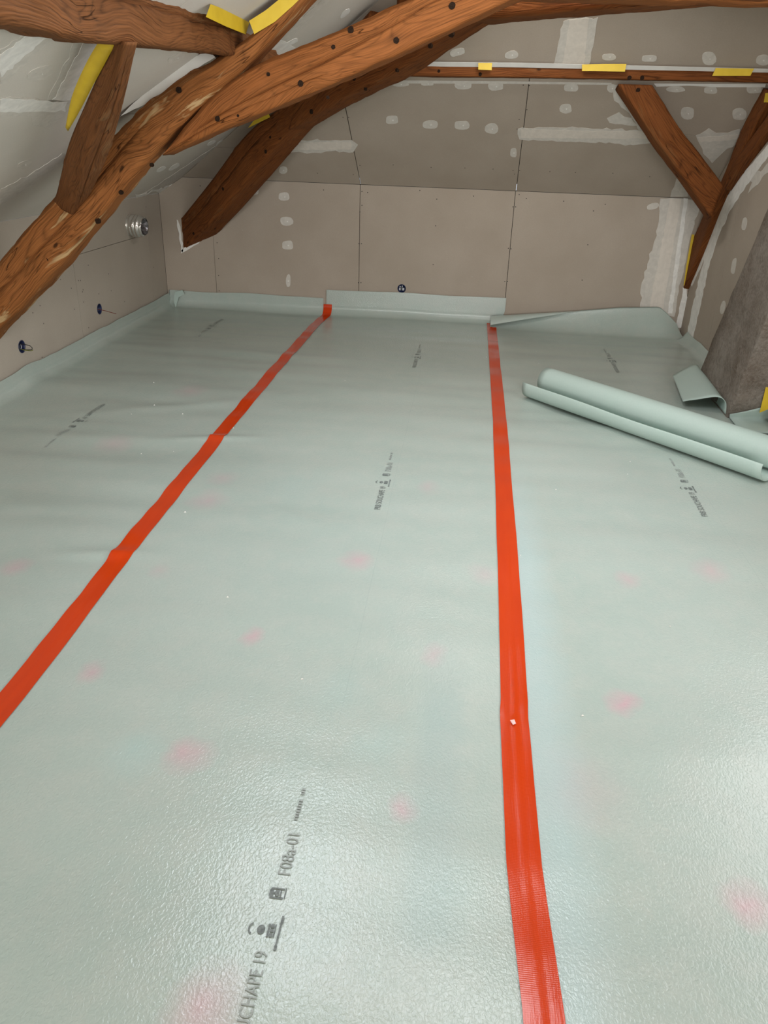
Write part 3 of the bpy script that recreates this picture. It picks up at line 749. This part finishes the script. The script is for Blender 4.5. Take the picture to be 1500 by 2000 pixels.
XCREASE = XL+.012+.07
Y0 = -1.6
rad = .07
# left strip: turned up at the left wall and at the back wall
def pos_left(u, w):
    dx = XCREASE-u; ix, ux = cove(dx, 0); dy = w-YE; iy, uy = cove(dy, 0)
    x = XCREASE-ix if dx > 0 else u; y = YE+iy if dy > 0 else w
    if dy > 0: uy *= .92+.10*noise.noise(Vector((u*2, 3, 1)))
    if dx > 0: ux *= 1+.08*noise.noise(Vector((w*.8, 2, 7)))
    fl = Hf(x, y)
    z = fl+max(ux, uy)
    if dx > 0.08: x += .004*noise.noise(Vector((w*3, u*9, 0)))+.006
    return (x, y, z)
top_l = .108+rad*(math.pi/2-1); top_b = .150+rad*(math.pi/2-1)
sheetL = sheet('underlay_sheet', frange(XCREASE-top_l, XCREASE, .012)[:-1]+frange(XCREASE, -1.19, .03), frange(Y0, YE, .026)[:-1]+frange(YE, YE+top_b, .012), pos_left, membrane,
               'mint green underlay strip along the left knee wall')
top_m = .212+rad*(math.pi/2-1)
def pos_mid(u, w):
    dy = w-YE; iy, uy = cove(dy, 0); y = YE+iy if dy > 0 else w
    if dy > 0: uy *= 1+.05*noise.noise(Vector((u*1.6, 3, 5)))-.05*max(0, (-.6-u))
    x = u+(.10*max(0, min(1, (u+.2)/.5))+.03)*max(0, min(1, (dy+.35)/.5)) if dy > -.35 else u
    z = Hf(min(x, .25), y)+uy+.0012
    return (x, y-(.004 if dy > .1 else 0), z)
sheetM = sheet('underlay_sheet', frange(-1.192, .249, .03), frange(Y0, YE, .026)[:-1]+frange(YE, YE+top_m, .012), pos_mid, membrane,
               'mint green underlay strip between the two orange tapes')
# right strip: its far end stands up and its left half flops over
def zt(x): return lerp_path([(.25, .075), (.6, .115), (1.0, .165), (1.3, .205), (1.62, .225), (1.72, .17), (XR, .09)], x)
YR = 6.46
def pos_right(u, w):
    if w <= YR:
        e = max(0, u-(XR-.035)); z = Hf(min(u, XR-.035), w)
        if u > XR-.05 and w > 5.3: z += (u-(XR-.05))*1.4
        return (min(u, XR-.004), w, z+.0006)
    k = (w-YR); h = zt(u); zb = Hf(u, YR)
    up = h*1.2; lip = max(0, .105*(1-(u-.25)/.75))
    if k <= .5:                                   # curve upward
        t = k/.5; a = t*math.pi/2
        y = YR+.13*math.sin(a)+.03*t; z = zb+h*(1-math.cos(a))**.9
        x = u-.05*max(0, u-1.62)/.2*t
        return (min(x, XR-.01), min(y, D-.02), z+.0006)
    t = (k-.5)/.5; y = min(YR+.16, D-.02)-lip*1.25*t-.012*math.sin(t*math.pi)*(1 if lip > .004 else 0); z = zb+h+.010*math.sin(t*math.pi)*(lip/.1)-lip*.45*t*t
    x = u-.05*max(0, u-1.62)/.2
    return (min(x, XR-.01), y-.0005*t, z-.0005*t)
sheetR = sheet('underlay_sheet', frange(.251, XR-.002, .03), frange(Y0, YR, .026)[:-1]+frange(YR, YR+1.0, .04), pos_right, membrane,
               'mint green underlay strip on the right with curled-up far end')
# corner fold of the left strip
fp = [onplane(*q, (0, D-.05, 0), (0, 1, 0)) for q in ((341,577),(343,570),(357,566),(361,574),(350,580),(344,600),(341,590))]
v, f = slab_vf(fp, (0, -1, 0), .012, .008); mesh_obj('corner_fold', v, f, offcut, sheetL)

# printed marks on the strips
def font_mesh(txt, size):
    cu = bpy.data.curves.new('t', 'FONT'); cu.body = txt; cu.size = size; cu.resolution_u = 3
    o = bpy.data.objects.new('t', cu); C.objects.link(o); bpy.context.view_layer.update()
    me = bpy.data.meshes.new_from_object(o.evaluated_get(bpy.context.evaluated_depsgraph_get()))
    vs = [v.co.copy() for v in me.vertices]; fs = [tuple(p.vertices) for p in me.polygons]
    bpy.data.objects.remove(o); return vs, fs
def printmark(sheet_o, x0, y0, sgn, name, vs, fs, mat):
    V = []
    for v in vs:
        x, y = x0-sgn*v.y, y0+sgn*v.x
        V.append((x, y, Hf(x, y)+.0032))
    mesh_obj(name, V, fs, mat, sheet_o)
def fit(vs, x0, x1, y0, y1):
    a = min(v.x for v in vs); b = max(v.x for v in vs); c = min(v.y for v in vs); d = max(v.y for v in vs)
    return [Vector((x0+(v.x-a)/(b-a)*(x1-x0), y0+(v.y-c)/(d-c)*(y1-y0), 0)) for v in vs]
T1 = font_mesh('PRB SOUCHAPE 19', .03); T2 = font_mesh('F08a-01', .03)
T1 = (fit(T1[0], -.285, -.045, -.013, .013), T1[1]); T2 = (fit(T2[0], .13, .235, -.018, .010), T2[1])
def poly_set(polys):
    V, F = [], []
    for p in polys:
        b = len(V); V += [Vector((x, y, 0)) for x, y in p]; F.append(tuple(range(b, b+len(p))))
    return V, F
def rect(x0, x1, y0, y1): return [(x0, y0), (x1, y0), (x1, y1), (x0, y1)]
def ell(cx, cy, a, b, k=16): return [(cx+a*math.cos(2*math.pi*i/k), cy+b*math.sin(2*math.pi*i/k)) for i in range(k)]
arc = [[(.013*math.cos(a), .030+.009*math.sin(a)), (.013*math.cos(a+.42), .030+.009*math.sin(a+.42)), (.009*math.cos(a+.42), .030+.006*math.sin(a+.42)), (.009*math.cos(a), .030+.006*math.sin(a))] for a in [.1+.42*i for i in range(7)]]
LOGO = poly_set(arc+[ell(0, .013, .010, .008), rect(-.014, .014, -.004, 0), rect(-.014, -.006, -.012, -.005), rect(.006, .014, -.012, -.005), rect(-.003, .003, -.012, -.005), rect(-.014, .014, -.016, -.013),
                    rect(-.036, .034, -.026, -.022), rect(-.04, -.03, -.027, -.021), rect(.018, .03, -.028, -.022)])
MARK = poly_set([rect(.072, .076, -.014, .014), rect(.094, .097, -.014, .014), ell(.085, .012, .011, .005, 12), rect(.078, .092, -.004, .004), rect(.078, .092, -.009, -.006), rect(.074, .098, -.018, -.0155), ell(.085, .005, .003, .002, 8)])
SMALL = poly_set([rect(.275+.008*i, .275+.008*i+random.uniform(.004, .006), -.004+random.uniform(-.001, .001), .005) for i in range(8)]+[rect(.352+.007*i, .352+.007*i+.005, -.004, .005) for i in range(3)])
for (sh, x0, ys, sg, faint) in ((sheetM, -.290, (.977, 3.19, 5.42), 1, .977), (sheetR, 1.108, (3.37, 5.60), 1, 0), (sheetL, -1.975, (3.70, 6.0), -1, 0)):
    for y0 in ys:
        near = (y0 == faint)
        printmark(sh, x0, y0, sg, 'printed_lettering', *T1, ink_faint if near else ink)
        printmark(sh, x0, y0, sg, 'printed_emblem', *LOGO, ink)
        printmark(sh, x0, y0, sg, 'printed_stamp', *MARK, ink)
        printmark(sh, x0, y0, sg, 'printed_lettering', *T2, ink_faint)
        printmark(sh, x0, y0, sg, 'printed_code', *SMALL, ink_faint)

# ------------------------------------------------------------------ orange tapes
def tape(path, w0, label, ymax, seed, endup, kinks=()):
    ys = frange(Y0, YE, .02); rows = [(y, 0) for y in ys]
    k = 1
    while k*.012 < endup: rows.append((YE, k*.012)); k += 1
    V, F, UV = [], [], []; m = 11
    for (y, d) in rows:
        iy, uz = cove(d, 0); yy = y+iy
        cx = lerp_path(path, min(yy, path[-1][0]))
        el = .006*noise.noise(Vector((yy*2.6, seed, 0)))+.004*noise.noise(Vector((yy*7, seed, 2)))
        er = .0025*noise.noise(Vector((yy*2.0, seed, 9)))
        a = cx-w0/2-(el if seed == 1 else er); b = cx+w0/2+er
        for i in range(m):
            t = i/(m-1); x = a+(b-a)*t
            z = Hf(min(x, 1.8), yy)+uz+.0042
            cr = .52+.06*noise.noise(Vector((yy*.9, seed, 4)))
            z += .0014*math.exp(-((t-cr)/.07)**2)*(.6+.6*noise.noise(Vector((yy*1.7, seed, 5)))) - .0010*math.exp(-((t-cr-.12)/.05)**2)
            z += .0012*noise.noise(Vector((x*20, yy*5, seed)))
            for (ky, kt, kh, kw) in kinks:
                z += kh*math.exp(-((yy-ky-.02*(t-.5))/kw)**2)*max(0, 1-abs(t-kt)*1.4)
            V.append((x, yy-(.006 if d > .05 else 0), z)); UV.append((yy+uz, x+seed))
    for j in range(len(rows)-1):
        for i in range(m-1): q = j*m+i; F.append((q, q+1, q+m+1, q+m))
    o = mesh_obj('orange_tape', V, F, orange, None, True, UV)
    return tag(o, label, 'tape', 'orange seam tapes')
k1 = onz(428, 860).y; k2 = onz(235, 1095).y; k3 = onz(1002, 1408).y; k4 = onz(985, 1065).y
tape([(Y0, -1.13), (1.5, -1.155), (2.5, -1.178), (3.73, -1.2), (5.2, -1.195), (6.3, -1.185), (6.62, -1.155), (6.7, -1.15)], .077, 'long orange tape on the left seam of the mint floor', 6.6, 1, .13,
     [(k1, .1, .006, .02), (k2, .1, .007, .03)])
rt = tape([(Y0, .25), (.875, .246), (1.2, .229), (1.69, .229), (1.75, .233), (2.3, .243), (3.0, .251), (4.2, .262), (6.6, .264)], .077, 'long orange tape on the right seam ending near the roll', 6.6, 2, .035,
     [(k3, .6, .005, .006), (k4, .3, .003, .008)])
q = onz(1001, 1414, .02)
fl = [(q.x+dx, q.y+dy, Hf(q.x, q.y)+.0085+dz) for dx, dy, dz in ((-.007, .006, 0), (.004, .007, .003), (.008, -.006, .001), (.0, -.011, 0), (-.004, -.003, .001))]
v, f = slab_vf(fl, (0, 0, 1), .001, 0); mesh_obj('torn_fleck', v, f, plain('pale_pink_fleck', (.8, .55, .53), .7), rt)

# ------------------------------------------------------------------ membrane roll and offcuts
ra, rb = onz(1020, 779, .02), onz(1488, 946, .02); ax = (rb-ra); ax.z = 0; rl = ax.length; ax.normalize(); bx_ = Vector((-ax.y, ax.x, 0))
A0 = Vector((ra.x, ra.y, 0))-bx_*.03
prof = []
RC, RR = .225, .083
turns = 4.2; nsp = 110
for i in range(nsp):
    t = i/(nsp-1); r = .034+(RR-.034)*t; a = -math.pi/2+(1-t)*turns*2*math.pi
    prof.append((RC+r*math.cos(a), RR+.004+r*math.sin(a)))
for i in range(1, 10): prof.append((RC-.135*i/9, .004+.003*math.sin(i/9*math.pi)))
for i in range(1, 15):
    a = i/14*R(118); prof.append((RC-.135-.066*math.sin(a), .004+.066*(1-math.cos(a))))
ns = 40; V = []; F = []; m = len(prof)
for j in range(ns):
    s = 1.80*j/(ns-1)
    for i, (b, z) in enumerate(prof):
        e = max(0, (i-nsp)/(m-nsp)); se = s
        if i >= nsp: se = s*(rl/1.80)+(-.01)*e
        fl = 1+.10*noise.noise(Vector((s*1.5, 4, 0)))*e
        hz = z*(fl if i >= nsp else 1)
        p = A0+ax*se+bx_*(b-.012*s*e+.006*noise.noise(Vector((s*2, e*2, 3)))*e)
        V.append((p.x, p.y, hz+.021))
for j in range(ns-1):
    for i in range(m-1): q = j*m+i; F.append((q, q+1, q+m+1, q+m))
roll = mesh_obj('underlay_roll', V, F, offcut, None, True)
md = roll.modifiers.new('thickness', 'SOLIDIFY'); md.thickness = .0022; md.offset = 0
tag(roll, 'loose mint underlay roll lying diagonally on the floor with an open lip', 'membrane roll')
# folded offcut against the chimney
pr = [(1.592, .014), (1.594, .055), (1.588, .085), (1.565, .103), (1.535, .104), (1.50, .094), (1.46, .079), (1.42, .062), (1.38, .046)]
prc = catmull([(x, 0, z) for x, z in pr], 26); V = []; F = []; ns = 16
for j in range(ns):
    t = j/(ns-1); y = 4.50+.80*t
    for i, p in enumerate(prc):
        e = i/25
        V.append((p.x+.02*t*(1-e)-.03*(1-t)*e*.5+.05*t*e, y-.14*e*t+.10*e*(1-t)+.01*noise.noise(Vector((t*3, e*3, 0))), .018+p.z*(.95+.1*t)+.004*noise.noise(Vector((t*4, e*4, 2)))))
for j in range(ns-1):
    for i in range(25): q = j*26+i; F.append((q, q+1, q+27, q+26))
oc = mesh_obj('underlay_offcut', V, F, offcut, None, True); md = oc.modifiers.new('thickness', 'SOLIDIFY'); md.thickness = .0022; md.offset = 0
tag(oc, 'small folded mint offcut looped against the chimney foot', 'membrane offcut', 'mint membrane offcuts')
V = []; F = []; pts = [(1.60, .018), (1.68, .045), (1.76, .078), (1.83, .11)]
for j in range(9):
    t = j/8
    for (x, h) in pts:
        if t < .5: V.append((x, 4.22+.23*(t/.5), .0235+.006*(t/.5)**2))
        else: V.append((x, 4.45+.012*((t-.5)/.5)-.36*h*((t-.5)/.5)*1.0, .0295+h*((t-.5)/.5)))
for j in range(8):
    for i in range(3): q = j*4+i; F.append((q, q+1, q+5, q+4))
oc2 = mesh_obj('underlay_offcut', V, F, offcut, None, True); md = oc2.modifiers.new('thickness', 'SOLIDIFY'); md.thickness = .0022; md.offset = 1
tag(oc2, 'mint offcut flap turned up in front of the chimney at the right edge', 'membrane offcut', 'mint membrane offcuts')

# ------------------------------------------------------------------ yellow tape and white strips
def strip(px, pln, name, mat, label, cat, group, off=.002, jit=0, sub=0, th=.0012):
    p0, n = Vector(pln[0]), Vector(pln[1]).normalized()
    if n.dot(EYEV-p0) < 0: n = -n
    q = px
    if sub:
        q = []
        for i in range(len(px)):
            a, b = px[i], px[(i+1) % len(px)]; k = max(1, int(math.hypot(b[0]-a[0], b[1]-a[1])/sub))
            q += [(a[0]+(b[0]-a[0])*t/k+random.gauss(0, jit), a[1]+(b[1]-a[1])*t/k+random.gauss(0, jit)) for t in range(k)]
    v, f = slab_vf([onplane(x, y, p0, n) for x, y in q], n, off+th, off)
    return tag(mesh_obj(name, v, f, mat), label, cat, group)
YT_G = 'yellow masking tape pieces'
strip([(934,124),(961,124),(960,138),(934,137)], PPU, 'masking_tape', yellow, 'small yellow tape square on the far purlin, left of the others', 'tape', YT_G, .045)
strip([(1135,127),(1180,126),(1221,126),(1218,141),(1160,140),(1135,140)], PPU, 'masking_tape', yellow, 'yellow tape on the far purlin above the reddish brace', 'tape', YT_G, .045)
strip([(1394,134),(1468,135),(1465,141),(1461,149),(1387,149)], PPU, 'masking_tape', yellow, 'yellow tape near the right end of the far purlin', 'tape', YT_G, .045)
strip([(486,250),(497,236),(524,216),(529,229)], (HP[0], HP[1]), 'masking_tape', yellow, 'yellow tape scrap on the strut in the far left corner', 'tape', YT_G, .006)
strip([(400,33),(409,8),(425,14),(450,26),(486,40),(478,67),(440,52)], ((-1.055, 0, 0), (1, 0, 0)), 'masking_tape', yellow, 'bright yellow tape along the left purlin by the ceiling corner', 'tape', YT_G, .004)
strip([(487,41),(520,20),(548,-3),(590,-6),(572,12),(556,26),(537,43),(497,67)], ((0, YA-.012, 0), (0, 1, 0)), 'masking_tape', yellow, 'crinkled yellow tape along the top of the leaning strut', 'tape', YT_G, .003)
tP, tQ = Lf[0]+Vector((0, -.02, 0)), Lf[3]+Vector((0, -.02, 0))
tl = nearline([(192,82),(170,120),(147,170),(137,202),(128,248)], tP, tQ); tr_ = nearline([(224,88),(208,118),(179,172),(155,218),(133,256)], tP, tQ)
tl = catmull(tl, 16); tr_ = catmull(tr_, 16); V = [p for ab in zip(tl, tr_) for p in (ab[0], ab[0].lerp(ab[1], .5)+Vector((0, -.0015, 0)), ab[1])]
F = [(j*3+i, j*3+i+1, j*3+i+4, j*3+i+3) for j in range(15) for i in (0, 1)]
o = mesh_obj('masking_tape', V, F, yellow, None, True); md = o.modifiers.new('thickness', 'SOLIDIFY'); md.thickness = .0015
tag(o, 'long yellow tape down the edge of the short left brace', 'tape', YT_G)
strip([(1497,182),(1512,180),(1512,200),(1494,200)], ((XS, 0, 0), (1, 0, 0)), 'masking_tape', yellow, 'tiny yellow tape end on the right strut at the frame edge', 'tape', YT_G, .006)
strip([(1351,458),(1356,458),(1347,520),(1345,540),(1346,555),(1335,558),(1340,520)], ((0, D-.012, 0), (0, 1, 0)), 'masking_tape', yellow, 'thin yellow tape at the foot of the right strut', 'tape', YT_G, .002)
strip([(1483,806),(1492,770),(1497,748),(1530,752),(1520,798),(1500,799)], ((0, 4.40, 0), (0, 1, 0)), 'masking_tape', yellow, 'upright yellow tape on the chimney at the right edge', 'tape', YT_G, .002)
WS = 'white sealing strips'
PPW = ((0, yp, 0), PS[1])
strip([(790,126),(1000,128),(1250,133),(1500,138),(1500,131),(1300,126),(1000,119),(790,117)], PS, 'sealing_strip', white_paper, 'white sealing strip above the far purlin', 'strip', WS, .012)
strip([(745,156),(1000,158),(1195,161),(1193,165),(1000,163),(735,162)], PS, 'sealing_strip', filler_thin, 'thin white sealing bead below the far purlin', 'strip', WS, .002)
strip([(1277,162),(1496,163),(1494,169),(1400,169),(1345,166),(1282,168)], PS, 'sealing_strip', white_paper, 'white sealing strip between brace and strut under the far purlin', 'strip', WS, .004)
strip([(236,226),(262,200),(300,170),(345,128),(395,104),(412,103),(420,112),(400,124),(345,162),(300,198),(284,204),(262,214)], ((0, YA+.03, 0), (0, 1, 0)), 'paper_strip', white_paper,
      'white paper strip tucked behind the leaning strut below the purlin', 'paper', None, .0, .4, 10)

# ------------------------------------------------------------------ duct stub, electrical boxes
def tube(path, r, k=8):
    P = catmull(path, max(8, len(path)*6)); V, F = [], []
    for j, p in enumerate(P):
        d = (P[min(j+1, len(P)-1)]-P[max(j-1, 0)]).normalized(); a = d.orthogonal().normalized(); b = d.cross(a)
        V += [p+a*(r*math.cos(2*math.pi*i/k))+b*(r*math.sin(2*math.pi*i/k)) for i in range(k)]
    for j in range(len(P)-1):
        for i in range(k): F.append((j*k+i, j*k+(i+1) % k, (j+1)*k+(i+1) % k, (j+1)*k+i))
    F.append(tuple(range(k))[::-1]); F.append(tuple((len(P)-1)*k+i for i in range(k)))
    return V, F
dc = onplane(254, 440, *PL)
duct = empty('duct_stub', dc); tag(duct, 'silver wrapped duct stub poking out of the left knee wall', 'duct')
V, F = [], []; k = 28; nr = 22; dax = Vector((1, -.10, -.05)).normalized(); du = Vector((0, 0, 1)); dw = dax.cross(du).normalized(); du = dw.cross(dax)
for j in range(nr):
    t = j/(nr-1)
    for i in range(k):
        a = 2*math.pi*i/k
        r = .078+.004*math.sin(t*math.pi*9)+.009*noise.noise(Vector((math.cos(a)*2, math.sin(a)*2, t*5)))-.016*max(0, t-.8)/.2
        p = dc-dax*.005+dax*(.125*t)+dw*(r*math.cos(a))+du*(r*math.sin(a)); V.append(p)
for j in range(nr-1):
    for i in range(k): F.append((j*k+i, j*k+(i+1) % k, (j+1)*k+(i+1) % k, (j+1)*k+i))
mesh_obj('wrap', V, F, foil, duct, True)
V = []; F = []; nr2 = 7
for j in range(nr2):
    t = j/(nr2-1)
    for i in range(k):
        a = 2*math.pi*i/k; r = .060*(1-t)+.002
        p = dc+dax*(.118-.035*math.sin(t*2.2)+.022*noise.noise(Vector((math.cos(a)*3, math.sin(a)*3, t*4))))+dw*(r*math.cos(a))+du*(r*math.sin(a)); V.append(p)
for j in range(nr2-1):
    for i in range(k): F.append((j*k+i, j*k+(i+1) % k, (j+1)*k+(i+1) % k, (j+1)*k+i))
mesh_obj('crumpled_end', V, F, plain('dark_silver_wrap', (.22, .21, .22), .2, .5, .4, 60, .7), duct, True)
def ebox(c, n, r, label):
    n = Vector(n); t1 = Vector((0, 0, 1)); t2 = n.cross(t1)
    e = empty('junction_box', c); tag(e, label, 'junction box', 'recessed electrical boxes'); k = 28
    V, F = [], []
    prof = [(r*1.0, -.0005), (r*1.06, .0015), (r*.95, .002), (r*.92, -.004), (r*.90, -.038), (0.001, -.038)]
    for (rr, h) in prof:
        for i in range(k):
            a = 2*math.pi*i/k; V.append(Vector(c)+t1*(rr*math.cos(a))+t2*(rr*math.sin(a))+n*h)
    for j in range(len(prof)-1):
        for i in range(k): F.append((j*k+i, j*k+(i+1) % k, (j+1)*k+(i+1) % k, (j+1)*k+i))
    mesh_obj('cup', V, F, blue_pl, e, True)
    return e, n, t1, t2
def wire(e, pts, mat, r=.0016, name='wire'): v, f = tube(pts, r); mesh_obj(name, v, f, mat, e, True)
e, n, t1, t2 = ebox(boxc, (0, -1, 0), .034, 'dark blue electrical box in the far knee wall'); P = lambda a, b, h: boxc+t2*a+t1*b+n*h
for (a, b, w, h) in ((-.014, -.006, .016, .020), (.016, -.006, .013, .020), (.014, .014, .010, .008), (-.004, .016, .006, .014)):
    v, f = slab_vf([P(a-w/2, b-h/2, 0), P(a+w/2, b-h/2, 0), P(a+w/2, b+h/2, 0), P(a-w/2, b+h/2, 0)], n, -.006, -.012); mesh_obj('clip', v, f, steel, e)
wire(e, [P(-.006, .004, -.034), P(0, .006, -.012), P(.008, 0, -.008), P(.004, -.02, -.03)], greenwire)
e, n, t1, t2 = ebox(lb1, (1, 0, 0), .036, 'blue electrical box with one red wire in the left knee wall'); P1 = lambda a, b, h: lb1+t2*a+t1*b+n*h
wire(e, [P1(0, 0, -.035), P1(0, -.004, .0), P1(.0, -.012, .05), P1(.0, -.02, .085), P1(-.01, -.03, .118)], redwire, .0022)
v, f = slab_vf([P1(-.006, -.022, 0), P1(.004, -.022, 0), P1(.004, -.008, 0), P1(-.006, -.008, 0)], n, -.02, -.026); mesh_obj('clip', v, f, steel, e)
e, n, t1, t2 = ebox(lb2, (1, 0, 0), .036, 'blue electrical box with looped wires in the left knee wall'); P2 = lambda a, b, h: lb2+t2*a+t1*b+n*h
wire(e, [P2(0, .012, -.03), P2(0, .015, .01), P2(0, .006, .055), P2(0, -.012, .062), P2(0, -.018, .03), P2(0, -.016, -.02)], blackwire, .0024)
wire(e, [P2(0.004, -.01, -.03), P2(.004, -.018, .01), P2(.0, -.022, .05), P2(-.004, -.017, .066)], greenwire, .0022)
wire(e, [P2(-.012, .012, -.03), P2(-.01, .008, -.01), P2(0, -.012, -.006), P2(.01, -.016, -.03)], steel, .002)

# ------------------------------------------------------------------ crumbs on the floor
V, F = [], []
for (x, y) in ((276,886),(301,752),(362,1005),(302,795),(357,810),(1122,1131),(1308,1226),(1052,713),(1047,689),(1403,738),(456,838),(674,746),(1225,930),(1016,1089),(1137,1401),(950,700),(1085,960),(1230,905),(339,881),(257,812),(590,1330),(445,1172)):
    q = onz(x, y, .012); r = random.uniform(.003, .0055); b = len(V); z = Hf(q.x, q.y)+.002
    V += [(q.x+r, q.y, z), (q.x-.3*r, q.y+.9*r, z), (q.x-.8*r, q.y-.6*r, z), (q.x, q.y, z+r*.9)]
    F += [(b, b+1, b+3), (b+1, b+2, b+3), (b+2, b, b+3), (b+2, b+1, b)]
o = mesh_obj('plaster_crumbs', V, F, filler); tag(o, 'tiny white plaster crumbs scattered over the mint floor', 'debris', kind='stuff')
